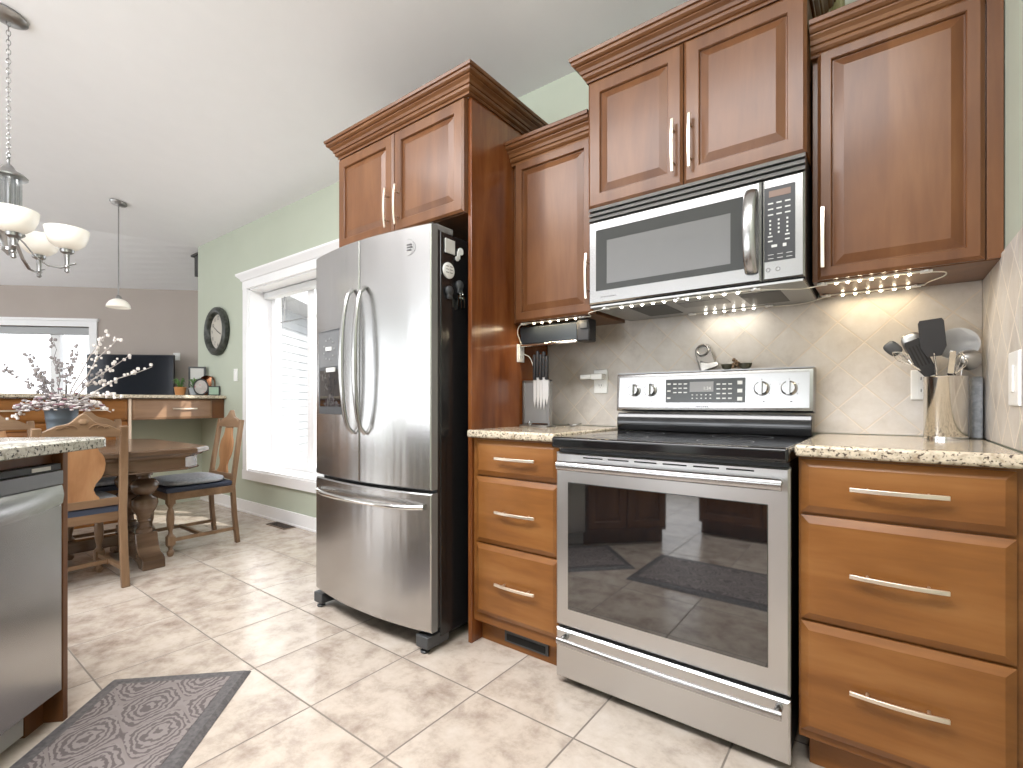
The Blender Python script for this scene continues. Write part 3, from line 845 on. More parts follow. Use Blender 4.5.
b = MB(); b.box(-2.15, fy(-2.12) - .0085, 1.278, -2.10, fy(-2.12) - .004, 1.296)
ob('dispenser_display', b, 'ink', dp, smooth=None)
# emblem: small oval with three bars
b = MB(); yb = fy(-1.572) - .0012
for (z, w_, dx) in ((1.684, .026, .004), (1.673, .040, 0), (1.662, .034, -.002)):
    b.box(-1.570 - w_ / 2 + dx, yb + .0002, z - .0028, -1.570 + w_ / 2 + dx, yb + .006, z + .0028)
ob('emblem', b, 'ink_dark', rd, smooth=None, label='small dark stacked-bar maker emblem')
b = MB(); b.lathe([(.034, 0), (.034, -.0012), (.032, -.0012), (.032, 0)], (-1.570, yb + .002, 1.673), 32, 'y', cap0=False, cap1=False)
ob('emblem_ring', b, 'steel_dull', rd)
# hinge cover, feet
b = MB(); b.box(-1.545, 1.428, 1.7425, -1.470, 1.53, 1.772); ob('hinge_cover', b, 'grey_plastic', t, bevel=.005)
b = MB(); b.box(-2.285, 1.428, 1.7425, -2.20, 1.53, 1.758); ob('hinge_cover', b, 'grey_plastic', t, bevel=.005)
for fx in (-2.262, -1.502):
    b = MB(); b.box(fx - .035, 1.375, .022, fx + .035, 1.50, .072); b.cyl((fx, 1.395, 0), .020, .010, 16); b.cyl((fx, 1.395, .008), .008, .02, 10)
    ob('foot', b, 'charcoal', t, bevel=.004)
b = MB(); b.box(-2.2, 1.52, 0.01, -1.56, 2.05, .056); ob('undercarriage', b, 'black', t)
# magnets on the black side
XS = -1.4605
def mag(name, y, z, w_, h_, mat, label, cat='magnet', round_=False):
    b = MB()
    if round_: b.lathe([(w_ / 2, 0), (w_ / 2, .006), (w_ / 2 - .004, .008)], (XS, y, z), 28, 'x')
    else: b.box(XS, y - w_ / 2, z - h_ / 2, XS + .006, y + w_ / 2, z + h_ / 2)
    return tag(ob(name, b, mat, bevel=.0015), label, cat)
mag('note_pad', 1.495, 1.688, .058, .060, 'ink', 'small white notepad clipped high on the black fridge side', 'notepad')
mag('round_magnet', 1.487, 1.585, .068, .068, 'white_plastic', 'round white magnet with grey writing on the fridge side', 'magnet', True)
t2 = thing('fridge_magnet', 'white figure-shaped magnet beside the notepad on the fridge side', 'magnet', (XS, 1.552, 1.64))
b = MB(); b.lathe([(.016, 0), (.016, .007)], (XS, 1.560, 1.682), 16, 'x'); b.lathe([(.011, 0), (.011, .006)], (XS, 1.54, 1.648), 16, 'x'); b.box(XS, 1.54, 1.648, XS + .006, 1.556, 1.68)
ob('figure', b, 'white_plastic', t2, bevel=.001)
for (y, z, lab) in ((1.552, 1.535, 'grey clip magnet holding keys on the fridge side, right of a twin clip'), (1.490, 1.500, 'grey clip magnet under the round white magnet on the fridge side')):
    t2 = thing('magnet_clip', lab, 'clip', (XS, y, z), group=None)
    b = MB(); b.lathe([(.021, 0), (.021, .010), (.012, .016)], (XS, y, z), 20, 'x'); b.box(XS, y - .012, z - .034, XS + .012, y + .012, z - .008)
    ob('clip', b, 'charcoal', t2, bevel=.002)
t2 = thing('key_bunch', 'bunch of small silver keys hanging from a clip on the fridge side', 'keys', (XS + .008, 1.552, 1.44))
b = MB(); b.sweep([(XS + .016, 1.552 + .010 * math.cos(a * PI / 6), 1.497 + .010 * math.sin(a * PI / 6)) for a in range(13)], .0012, seg=6); ob('ring', b, 'chrome', t2)
for k, (dy, dz) in enumerate(((-.012, 0), (.0, -.006), (.012, -.002))):
    b = MB(); b.lathe([(.0075, 0), (.0075, .002)], (XS + .012 + k * .003, 1.552 + dy, 1.482 + dz), 12, 'x'); b.box(XS + .012 + k * .003, 1.552 + dy * 1.3 - .003, 1.440 + dz, XS + .014 + k * .003, 1.552 + dy * 1.3 + .003, 1.478 + dz)
    ob('key', b, 'chrome', t2)
b = MB()
for k in range(3):
    for s in (-1, 1): b.box(XS + .0075, 1.487 + s * .011 - .008, 1.600 - k * .013, XS + .009, 1.487 + s * .011 + .008, 1.603 - k * .013)
tag(ob('sticker', b, 'grey_plastic', smooth=None), 'faint grey printed lines across the round white magnet', 'sticker')

# ------------------------------------------------------------------ LED strips
def led(label, x0, x1, y, z, n, cool, clips, energy, group='led light strips under the upper cabinets'):
    t = thing('led_strip', label, 'led strip', ((x0 + x1) / 2, y, z - .01))
    b = MB(); b.box(x0, y - .006, z - .004, x1, y + .006, z); ob('tape', b, 'strip', t)
    for i in range(n):
        x = x0 + (x1 - x0) * (i + 0.5 + .6) / (n + 1.2)
        b = MB(); b.superbox((x, y, z - .006), .0045, .0045, .0035, 1, 8, 6); ob('diode', b, 'led_cool' if cool else 'led', t)
    for x in clips:
        b = MB(); b.box(x - .014, y - .009, z - .007, x + .014, y + .009, z + .0); b.cyl((x, y - .012, z - .006), .006, .006, 10); ob('clip', b, 'white_plastic', t, bevel=.001)
    l = light('led_lamp', 'AREA', ((x0 + x1) / 2, y, z - 0.011), energy, (1, .93, .80) if cool else (1, .80, .52), (0, 0.0, -1), shape='RECTANGLE', size=abs(x1 - x0) * .85, size_y=.006)
led('lit white led strip along the front lip under the microwave', -0.850, -0.340, 1.770, 1.403, 11, True, (-0.87, -0.58, -0.33), 0.8)
led('lit led strip at the back edge under the microwave by the wall', -0.62, -0.36, 2.10, 1.403, 6, True, (-0.635, -0.345), 0.25)
led('lit warm led strip under the right wall cabinet, nearer its door', -0.150, 0.100, 1.885, 1.417, 7, False, (-0.155, 0.105), 0.55)
led('lit warm led strip under the right wall cabinet along the tile', -0.150, 0.110, 2.10, 1.417, 6, False, (-0.160, 0.09), 0.25)
led('lit warm led strip under the narrow wall cabinet above the black appliance', -1.335, -1.02, 1.875, 1.401, 6, False, (-1.345, -1.035), 0.5)
def cable(pts, label, r=.002, mat='strip', name='cable', cat='cable'):
    P = []
    pv = [Vector(p) for p in pts]
    for i in range(len(pv) - 1):
        p0, p1, p2, p3 = pv[max(i - 1, 0)], pv[i], pv[i + 1], pv[min(i + 2, len(pv) - 1)]
        for k in range(6):
            s = k / 6
            P.append(0.5 * ((2 * p1) + (-p0 + p2) * s + (2 * p0 - 5 * p1 + 4 * p2 - p3) * s * s + (-p0 + 3 * p1 - 3 * p2 + p3) * s ** 3))
    P.append(pv[-1])
    b = MB(); b.sweep(P, r, seg=6)
    return tag(ob(name, b, mat, smooth=60), label, cat)
cable([(-1.33, 1.876, 1.398), (-1.365, 1.87, 1.392), (-1.382, 1.875, 1.36), (-1.382, 1.895, 1.325), (-1.384, 1.91, 1.300)], 'pale led cable curling down from the narrow cabinet to its outlet')
cable([(-1.380, 1.925, 1.262), (-1.355, 1.945, 1.24), (-1.335, 1.955, 1.16), (-1.335, 1.955, 1.12)], 'pale cable dropping from the outlet behind the knives')
cable([(-1.02, 1.875, 1.398), (-0.985, 1.86, 1.395), (-0.96, 1.80, 1.398), (-0.87, 1.77, 1.400)], 'led cable bridging from the narrow cabinet to the microwave')
cable([(-0.34, 1.77, 1.400), (-0.27, 1.78, 1.394), (-0.20, 1.84, 1.398), (-0.150, 1.885, 1.413)], 'led cable bridging from the microwave to the right cabinet')
cable([(0.100, 1.885, 1.412), (0.145, 1.90, 1.410), (0.150, 1.95, 1.408), (0.12, 2.03, 1.410), (0.11, 2.10, 1.413)], 'led cable looping back under the right end of the right cabinet')
cable([(-0.36, 2.10, 1.399), (-0.28, 2.11, 1.396), (-0.22, 2.11, 1.399), (-0.150, 2.10, 1.413)], 'thin led cable along the wall between microwave and right cabinet')

# under-cabinet appliance
t = thing('under_cabinet_appliance', 'long black boxy appliance with a silver front edge mounted under the narrow wall cabinet', 'appliance', (-1.2, 1.97, 1.30))
b = MB(); b.rings([[(x, 1.905, 1.31), (x, 1.898, 1.385), (x, 1.915, 1.394), (x, 1.965, 1.394), (x, 1.965, 1.30), (x, 1.915, 1.30)] for x in (-1.385, -1.075)]); ob('body', b, pm('slate_plastic', (.022, .028, .035), .3), t, bevel=.003)
b = MB(); b.box(-1.074, 1.896, 1.298, -1.012, 1.965, 1.396); ob('end_housing', b, 'black', t, bevel=.006)
b = MB(); b.box(-1.385, 1.897, 1.294, -1.075, 1.907, 1.307); ob('front_bar', b, 'chrome', t, bevel=.004, label='silver front bar')
b = MB(); b.box(-1.055, 1.890, 1.352, -1.018, 1.8945, 1.382); ob('button', b, 'charcoal', t, bevel=.002)

# ------------------------------------------------------------------ outlets and switches
def outlet(name, label, cat, c, face, w_=.072, h_=.115, kind='outlet'):
    """face: 'y' faces -y, 'x' faces +x (panel), 'X' faces -x"""
    rot = {'y': 0, 'x': PI / 2, 'X': -PI / 2}[face]
    t = thing(name, label, cat, c, rot)
    b = MB(); b.loftrect(-w_ / 2, w_ / 2, -h_ / 2, h_ / 2, -.006, [(0, .006), (0, .002), (.003, 0), (.004, 0)]); ob('cover_plate', b, 'white_plastic', t, local=True, smooth=20)
    if kind == 'outlet':
        for dz in (-.02, .02):
            b = MB(); b.box(-.015, -.0085, dz - .014, .015, -.006, dz + .014); b.m = 1
            for dx in (-.006, .006): b.box(dx - .001, -.009, dz - .004, dx + .001, -.0084, dz + .006)
            b.box(-.0015, -.009, dz - .009, .0015, -.0084, dz - .006)
            ob('socket', b, ['white_plastic', 'ink_dark'], t, local=True, smooth=None)
    else:
        b = MB(); b.box(-.016, -.010, -.032, .016, -.006, .032); ob('rocker', b, 'white_plastic', t, local=True, smooth=None, bevel=.002)
    return t
outlet('power_outlet', 'white outlet on the tile between the knives and the stove', 'outlet', (-1.085, YW - .009, 1.130), 'y')
outlet('power_outlet', 'white outlet half hidden behind the utensil canister', 'outlet', (0.112, YW - .009, 1.088), 'y', .066, .10)
outlet('power_outlet', 'white outlet on the cherry end panel beside the fridge', 'outlet', (-1.394, 1.913, 1.266), 'x', .055, .085)
outlet('light_switch', 'white rocker switch on the side wall tile at the right picture edge', 'switch', (XR - .009, 1.655, 1.085), 'X', .11, .13, 'switch')
outlet('light_switch', 'small white switch on the green wall between clock and window', 'switch', (-4.969, YW - .001, 1.294), 'y', .075, .12, 'switch')
t = thing('plug_adapter', 'white plug-in device sticking out of the outlet left of the stove', 'plug', (-1.11, YW - .03, 1.15))
b = MB(); b.box(-1.115, YW - .060, 1.138, -1.055, YW - .019, 1.166); ob('body', b, 'white_plastic', t, bevel=.004)
b = MB(); b.box(-1.170, YW - .066, 1.142, -1.112, YW - .035, 1.163); ob('arm', b, 'white_plastic', t, bevel=.004)
b = MB(); b.T = TF; b.box(.90, -.012, 1.58, .98, -.001, 1.68)
tag(ob('wall_switch', b, 'white_plastic', bevel=.002), 'tiny white switch plate on the taupe wall right of the television', 'switch')

# ------------------------------------------------------------------ knife panel, knives
t = thing('knife_stand', 'grey magnetic knife stand with silver frame on the left counter', 'knife stand', (-1.30, 1.93, 0.914))
KY = 1.925
b = MB(); b.box(-1.378, KY, 0.93, -1.24, KY + .018, 1.128); ob('panel', b, 'grey_plastic', t, bevel=.002)
b = MB(); b.box(-1.386, KY - .004, 0.914, -1.376, KY + .022, 1.134); b.box(-1.386, KY - .004, 1.126, -1.232, KY + .022, 1.134); b.box(-1.242, KY - .004, 0.914, -1.232, KY + .022, 1.134); b.box(-1.386, KY - .03, 0.914, -1.232, KY + .05, .922)
ob('frame', b, 'steel_dull', t, bevel=.001)
for i, (x, L, hl) in enumerate(((-1.312, .13, .12), (-1.294, .15, .125), (-1.277, .14, .12), (-1.260, .155, .12), (-1.244, .12, .11))):
    lab = ['first steel kitchen knife from the left on the grey stand', 'second black-handled knife from the left on the grey stand', 'middle knife of the five on the grey stand', 'second knife from the right on the grey stand, long blade', 'rightmost short knife on the grey stand'][i]
    k = thing('kitchen_knife', lab, 'knife', (x, KY - .008, 1.0), group='knives on the grey stand')
    z1 = 1.135 + (i % 2) * .012
    b = MB(); b.prism([(x - .008, z1), (x + .008, z1), (x + .009, z1 - L * .6), (x, z1 - L), (x - .007, z1 - L * .75)], KY - .0075, KY - .0055); ob('blade', b, 'blade', k, smooth=None)
    b = MB(); b.box(x - .0075, KY - .016, z1, x + .0075, KY - .001, z1 + hl); ob('handle', b, 'black', k, bevel=.004)
    b = MB()
    for dz in (.03, .06, .09): b.cyl((x, KY - .0175, z1 + dz), .002, .002, 8, 'y')
    ob('rivet', b, 'chrome', k)
b = MB(); b.superbox((-1.30, 1.86, .931), .011, .011, .012, 1, 12, 8); tag(ob('glass_stopper', b, 'clear_glass'), 'small clear glass knob on the left counter', 'stopper')
b = MB(); b.sweep([(-1.19, 2.02, .925), (-1.16, 1.99, .920), (-1.13, 2.0, .925), (-1.12, 2.02, .93)], .004, seg=8); tag(ob('tongs', b, 'nickel_dark', smooth=60), 'small dark metal tool lying by the knife stand', 'tool')

# ------------------------------------------------------------------ items on the range backguard
TOPZ = 1.160
t = thing('spoon_rest', 'pewter spoon rest leaning on the wall above the stove controls', 'spoon rest', (-0.58, 2.10, TOPZ))
b = MB()
T_ = Matrix.Translation((-0.575, 2.125, TOPZ + .004)) @ Matrix.Rotation(math.radians(-10), 4, 'X') @ Matrix.Rotation(math.radians(-18), 4, 'Y')
b.T = T_
prof = [(-.036, 0), (.036, 0), (.033, .05), (.034, .085)] + [(.034 * math.cos(a * PI / 10), .085 + .034 * math.sin(a * PI / 10)) for a in range(1, 10)] + [(-.034, .085), (-.033, .05)]
b.prism(prof, -.005, .003)
ob('dish', b, pm('dark_pewter', (.22, .21, .20), .4, .7), t, bevel=.003)
b = MB(); b.T = T_
b.lathe([(.026, -.006), (.022, -.010), (.018, -.006)], (0, 0, .088), 24, 'y', cap0=False, cap1=False)
ob('rim', b, 'nickel_dark', t, smooth=60)
b = MB(); b.T = T_; b.prism([(-.028, .0), (.045, .0), (.045, .018), (.008, .026), (-.02, .045), (-.028, .02)], -.014, -.005); ob('lip', b, 'nickel_dark', t, bevel=.003)
bowl = lambda x, y, z, r: MB().lathe([(r * .35, 0), (r * .75, r * .25), (r, r * .9), (r * .9, r * .9), (r * .65, r * .35), (.001, r * .25)], (x, y, z), 20)
tag(ob('small_bowl', bowl(-0.497, 2.098, TOPZ, .024), pm('pewter', (.12, .12, .09), .35, .8)), 'tiny dark pewter bowl beside the spoon rest', 'bowl')
tag(ob('small_bowl', bowl(-0.430, 2.098, TOPZ, .026), pm('pewter', (.12, .12, .09), .35, .8)), 'tiny dark pewter bowl nearest the right stove knobs', 'bowl')
b = MB()
for k in range(24):
    a, e = random.random() * 6.28, random.random()
    b.blob((-0.464 + .013 * math.cos(a) * (1 - e * .4), 2.100 + .012 * math.sin(a), TOPZ + .008 + .034 * e), .007)
tag(ob('pine_cone', b, pm('cone_brown', (.20, .13, .08), .7)), 'small brown cone ornament between the two tiny bowls', 'ornament')

# ------------------------------------------------------------------ utensil canister
CX, CY = 0.160, 2.045
t = thing('utensil_canister', 'tall shiny steel canister holding utensils on the right counter', 'canister', (CX, CY, 0.914))
b = MB(); b.lathe([(.052, 0), (.054, .004), (.054, .192), (.0555, .195), (.053, .196), (.051, .19), (.050, .008), (.001, .008)], (CX, CY, 0.9145), 40); ob('body', b, 'canister', t)
b = MB(); b.box(-.0, 0, 0, 0.001, .001, .001) if False else b.lathe([(.0545, 0), (.0545, .008)], (CX, CY, 0.9145), 40); ob('base_ring', b, 'chrome', t)
def uten(name, label, base, tip, head, hw, hl, mat, hmat='chrome', thick=.004, cat='utensil', slots=0, twist=0.0):
    """shaft from the canister base to a flat or round head"""
    base, tip = Vector(base), Vector(tip)
    t = thing(name, label, cat, tuple(base))
    oxy = Vector((tip.x - CX, tip.y - CY, 0)); ln = oxy.length; oxy = oxy.normalized()
    rim = Vector((CX, CY, 1.112)) + oxy * min(.043, ln * .6)
    base = Vector((CX, CY, base.z)) - oxy * .018
    d = (tip - rim).normalized()
    sh = tip - d * hl
    b = MB(); b.sweep([base, base.lerp(rim, .85), rim, sh + d * .01] if (sh - rim).dot(d) > 0 else [base, rim - (rim - base) * .1], .0035, .0035, seg=8); ob('shaft', b, hmat, t, smooth=60)
    z = d; x = Vector((1, 0, 0)); x = (x - z * x.dot(z)).normalized(); y = z.cross(x)
    T = Matrix(((x.x, y.x, z.x, sh.x), (x.y, y.y, z.y, sh.y), (x.z, y.z, z.z, sh.z), (0, 0, 0, 1))) @ Matrix.Rotation(twist, 4, 'Z')
    b = MB(); b.T = T
    if head == 'turner':
        b.prism([(-hw * .55, 0), (hw * .55, 0), (hw, hl * .25), (hw, hl * .92), (hw * .85, hl), (-hw * .85, hl), (-hw, hl * .92), (-hw, hl * .25)], -thick / 2, thick / 2)
    elif head == 'spoon':
        b.superbox((0, 0, hl / 2), hw, .010, hl / 2, .9, 20, 10)
    elif head == 'whisk':
        for k in range(5):
            a = PI * k / 5
            b.sweep([(hw * math.sin(PI * s / 10) * math.cos(a), hw * math.sin(PI * s / 10) * math.sin(a), hl * (s / 10) ** .8) for s in range(11)], .0012, seg=5)
    elif head == 'ladle':
        b.lathe([(.001, 0), (hw * .6, .008), (hw * .95, .03), (hw, hl * .6), (hw * .96, hl * .6), (hw * .6, .014)], (0, -hw * .6, 0), 24, 'y')
    elif head == 'strainer':
        b.lathe([(hw, 0), (hw * .96, .01), (hw * .75, .022), (.001, .028), (.001, .026), (hw * .73, .02), (hw * .93, .008), (hw * .97, 0)], (0, -.014, hl / 2), 32, 'y')
    ob('head', b, mat, t, bevel=.001 if head == 'turner' else 0, smooth=40)
    if slots:
        b = MB(); b.T = T
        for k in range(slots):
            xx = -hw * .6 + 1.2 * hw * k / (slots - 1)
            b.box(xx - .002, -thick / 2 - .0006, hl * .3, xx + .002, -thick / 2 + .0001, hl * .85)
        ob('slots', b, 'dark_void', t, smooth=None)
    return t
zb = 0.930
uten('spatula', 'wide black nylon spatula standing highest in the canister', (CX + .006, CY - .02, zb), (0.120, 1.985, 1.285), 'turner', .031, .115, 'black', thick=.006)
uten('slotted_turner', 'black slotted turner leaning left in the canister below the wide spatula', (CX + .02, CY - .01, zb), (0.075, 2.00, 1.225), 'turner', .022, .125, 'black', thick=.005, slots=4)
uten('serving_spoon', 'grey metal serving spoon leaning behind the black slotted turner', (CX + .02, CY + .012, zb), (0.070, 2.045, 1.252), 'spoon', .028, .07, 'steel_dull')
uten('serving_spoon', 'dark spoon head furthest left above the canister rim', (CX + .03, CY + .0, zb), (0.012, 2.02, 1.222), 'spoon', .020, .05, 'charcoal')
uten('whisk', 'silver wire whisk poking out low on the left of the canister', (CX + .025, CY - .012, zb), (0.028, 1.995, 1.19), 'whisk', .018, .075, 'chrome')
uten('strainer', 'large round pale mesh strainer behind the utensils at the back', (CX - .02, CY + .02, zb), (0.195, 2.085, 1.262), 'strainer', .052, .105, pm('pale_mesh', (.55, .56, .57), .45, .3), thick=.003)
uten('ladle', 'dark rimmed ladle leaning right against the side wall tile', (CX - .01, CY + .0, zb), (0.215, 2.03, 1.235), 'ladle', .032, .075, 'steel_dull', twist=-.6)
uten('potato_masher', 'silver looped masher low at the right of the canister', (CX - .02, CY - .02, zb), (0.190, 1.985, 1.175), 'whisk', .020, .065, 'chrome')
uten('tongs', 'polished steel tongs in the middle of the canister', (CX - .01, CY - .03, zb), (0.172, 1.980, 1.185), 'turner', .008, .09, 'chrome', thick=.006)
b = MB(); b.box(0.226, 2.095, .9145, 0.252, 2.150, 1.11)
tag(ob('cutting_board', b, noise_mat('speckled_board', (1, 1, 1), [(.4, (.30, .33, .37)), (.6, (.42, .45, .49))], .5, nscale=90), bevel=.006), 'narrow grey speckled board standing behind the canister in the corner', 'board')

# reed bundle above right cabinet
t = thing('reed_vase', 'olive ribbed reed vase standing on top of the right wall cabinet', 'vase', (-0.165, 2.02, 2.171))
b = MB()
for k in range(30):
    a = 2 * PI * k / 30
    p0 = (-0.155 + .052 * math.cos(a), 2.06 + .052 * math.sin(a), 2.172)
    p1 = (-0.155 + .045 * math.cos(a + .1), 2.06 + .045 * math.sin(a + .1), 2.50)
    b.sweep([p0, p1], .0062, seg=6)
ob('reeds', b, noise_mat('dried_reed', (60, 60, 1), [(.35, (.14, .11, .04)), (.5, (.34, .31, .15)), (.65, (.48, .44, .27))], .7), t)
b = MB(); b.cyl((-0.155, 2.06, 2.172), .045, .30, 20); ob('core', b, 'dark_void', t)

# ------------------------------------------------------------------ island with dishwasher (45 degree face)
ILOC, IROT = (-2.100, 0.388, 0), math.radians(135)
def T_is(): return Matrix.Translation(ILOC) @ Matrix.Rotation(IROT, 4, 'Z')
t = thing('island_cabinet', 'cherry wood island end beside the dishwasher', 'cabinet', ILOC, IROT)
b = MB(); b.box(0.001, 0.004, 0.0, 0.022, 0.60, 0.868); ob('end_panel', b, 'wood', t, local=True, bevel=.0015)
b = MB(); b.box(-0.604, 0.035, 0.835, 0.0, 0.60, 0.868); b.box(-.605, .56, .1, 0, .60, .835); b.box(-0.07, 0.06, 0, 0.0, .56, .095); ob('body', b, 'wood', t, local=True)
t = thing('dishwasher', 'stainless dishwasher with curved pocket handle built into the island', 'dishwasher', ILOC, IROT)
b = MB(); b.box(-0.598, 0.03, 0.10, -0.006, 0.55, 0.83); ob('tub', b, 'charcoal', t, local=True)
b = MB(); b.loftrect(-0.600, -0.005, 0.105, 0.705, 0.0, [(0, .028), (0, .006), (.006, 0), (.008, 0)])
n = 14
ob('door', b, 'steel', t, local=True, smooth=20)
b = MB()
rs = []
for i in range(n + 1):
    x = -0.600 + 0.595 * i / n
    tt = (x + .3025) / .2975
    bow = 0.018 * max(0, 1 - tt * tt)
    zb_ = 0.712 - 0.0 - bow * .0
    rs.append([(x, 0.028, 0.708), (x, 0.0 - bow, 0.706 - bow * .9), (x, -0.004 - bow, 0.735 - bow * .2), (x, 0.002, 0.765), (x, 0.028, 0.765)])
b.rings(rs)
ob('handle_lip', b, 'steel', t, local=True, smooth=50, label='bowed steel grip lip')
b = MB(); b.loftrect(-0.600, -0.005, 0.768, 0.812, -0.002, [(0, .03), (0, .002), (.002, 0), (.003, 0)]); ob('control_strip', b, pm('dark_steel', (.25, .25, .26), .3, 1), t, local=True, smooth=None)
b = MB(); b.box(-0.598, .004, .815, -.008, .03, .834); b.m = 1; b.box(-.12, .0025, .818, -.05, .004, .830); ob('top_gap', b, ['black', 'ink'], t, local=True, smooth=None)
b = MB(); b.box(-0.598, 0.06, 0.012, -0.075, 0.075, 0.10); ob('toe_kick', b, pm('pale_kick', (.55, .56, .58), .5), t, local=True)
b = MB(); b.T = T_is(); 
rings_ = []
def cpoly(x0, x1, y0, y1, r):
    P = []
    for cx, cy, a0 in ((x1 - r, y1 - r, 0), (x0 + .002, y1 - .002, 90), (x0 + .002, y0 + .002, 180), (x1 - r, y0 + r, 270)):
        rr = r if cx > 0 else .002
        for k in range(7):
            a = math.radians(a0 + 15 * k); P.append((cx + rr * math.cos(a), cy + rr * math.sin(a)))
    return P
P = cpoly(-1.24, 0.185, -0.03, 0.66, .05)
for z, s in ((0.870, .004), (0.873, 0), (0.901, 0), (0.906, .005)):
    cx, cy = -.5, .3
    rings_.append([(x - s * (1 if x > cx else -1), y - s * (1 if y > cy else -1), z) for x, y in P])
b.rings(rings_)
tag(ob('countertop', b, 'granite_grey', smooth=40), 'grey speckled granite island countertop with rounded corner above the dishwasher', 'countertop')
# the rest of the island and the opposite run, seen in the oven-door reflection
t = thing('base_cabinet', 'dark cherry base cabinet of the island continuing toward the camera beside the dishwasher', 'cabinet', ILOC, IROT)
b = MB(); b.box(-1.21, .022, .10, -.606, .60, .868); b.box(-1.21, .08, 0, -.606, .58, .10); ob('body', b, 'wood', t, local=True)
for x0 in (-1.205, -.907): door(t, x0, x0 + .295, .12, .86, 0.0, x0 + (.265 if x0 < -1 else .03), .72, local=True)
t = thing('base_cabinet', 'dark cherry base cabinet run facing the stove, mirrored in the oven glass', 'cabinet', (-0.4, -0.86, 0), PI)
b = MB(); b.box(-.60, .022, .10, 0.74, .60, .868); b.box(-.60, .09, 0, .74, .58, .10); ob('body', b, 'wood', t, local=True)
for k in range(3): door(t, -.595 + k * .445, -.595 + k * .445 + .44, .12, .86, 0.0, -.595 + k * .445 + (.04 if k % 2 else .40), .72, local=True)
b = MB(); b.box(-1.15, -1.48, .870, .20, -.83, .906); tag(ob('countertop', b, 'granite_grey', bevel=.006), 'grey granite countertop over the cabinet run facing the stove', 'countertop')

# ------------------------------------------------------------------ mats
def mat_rug():
    m, nt, n, l, bs = new_mat('ogee_mat')
    tc = n.new('ShaderNodeTexCoord'); sp = n.new('ShaderNodeSeparateXYZ'); l.new(tc.outputs['Object'], sp.inputs[0])
    def mth(op, a, c=None, v=None, v0=None):
        k = n.new('ShaderNodeMath'); k.operation = op
        if a is not None: l.new(a, k.inputs[0])
        else: k.inputs[0].default_value = v0
        if c is not None: l.new(c, k.inputs[1])
        if v is not None: k.inputs[1].default_value = v
        return k.outputs[0]
    X, Y = sp.outputs[0], sp.outputs[1]
    def wav(a, s, ph=0): return mth('COSINE', mth('ADD', mth('MULTIPLY', a, v=s), v=ph))
    # ogee lattice: cos(ky y) + cos(kx x + ...) in a half-drop arrangement
    f1 = mth('ADD', wav(X, 2 * PI / .30), mth('MULTIPLY', wav(Y, 2 * PI / .20), v=.85))
    nz = n.new('ShaderNodeTexNoise'); nz.inputs['Scale'].default_value = 38; nz.inputs['Detail'].default_value = 2
    l.new(tc.outputs['Object'], nz.inputs[0])
    f2 = mth('ADD', mth('MULTIPLY', f1, v=6.5), mth('MULTIPLY', nz.outputs[0], v=5.5))
    rings = mth('SINE', mth('MULTIPLY', f2, v=2.1))
    lat = mth('ABSOLUTE', f1)
    band = ramp(n, [(0.0, (1, 1, 1)), (0.10, (1, 1, 1)), (0.14, (0, 0, 0))]); l.new(lat, band.inputs[0])
    r = ramp(n, [(0.35, (0.12, 0.098, 0.098)), (0.60, (0.27, 0.235, 0.225))])
    k2 = mth('ADD', mth('MULTIPLY', rings, v=.5), v=.5); l.new(k2, r.inputs[0])
    mx = n.new('ShaderNodeMix'); mx.data_type = 'RGBA'; mx.inputs[7].default_value = (.25, .215, .205, 1)
    l.new(band.outputs[0], mx.inputs[0]); l.new(r.outputs[0], mx.inputs[6])
    l.new(mx.outputs[2], bs.inputs['Base Color']); bs.inputs['Roughness'].default_value = .6
    return m
M['mat_pattern'] = mat_rug()
M['mat_border'] = noise_mat('mat_border', (1, 1, 1), [(.35, (.085, .078, .080)), (.65, (.15, .14, .14))], .5, nscale=70)
def kitchen_mat(label, loc, rot, L, W):
    t = thing('kitchen_mat', label, 'mat', loc, rot)
    b = MB(); b.rings([[(x * (L / 2) , y * (W / 2), 0.001) for x, y in ((-1, -1), (1, -1), (1, 1), (-1, 1))], [(x * (L / 2 - .018), y * (W / 2 - .018), 0.014) for x, y in ((-1, -1), (1, -1), (1, 1), (-1, 1))]])
    ob('mat_border', b, 'mat_border', t, local=True, smooth=None, bevel=.002)
    b = MB(); b.box(-(L / 2 - .055), -(W / 2 - .055), .0135, L / 2 - .055, W / 2 - .055, .0155); ob('mat_field', b, 'mat_pattern', t, local=True, smooth=None, label='woven ogee pattern field')
e1, e2 = Vector((.7071, -.7071, 0)), Vector((.7071, .7071, 0))
c = Vector((-1.923, .895, 0)) + e1 * .505 - e2 * .242
kitchen_mat('brown and grey ogee-patterned kitchen mat in front of the dishwasher', tuple(c), math.radians(-45), 1.01, .484)
kitchen_mat('second ogee-patterned kitchen mat in front of the stove, mirrored in the oven glass', (-.70, .105, 0), 0, .98, .56)

b = MB(); b.box(-4.15, 2.045, 0.0005, -3.85, 2.145, .006); b.m = 1
for i in range(14): b.box(-4.14 + i * .0205, 2.055, .006, -4.126 + i * .0205, 2.135, .0066)
tag(ob('floor_register', b, [pm('register_brown', (.16, .11, .075), .5), 'dark_void'], smooth=None), 'brown slotted floor register by the skirting under the tall window', 'vent')

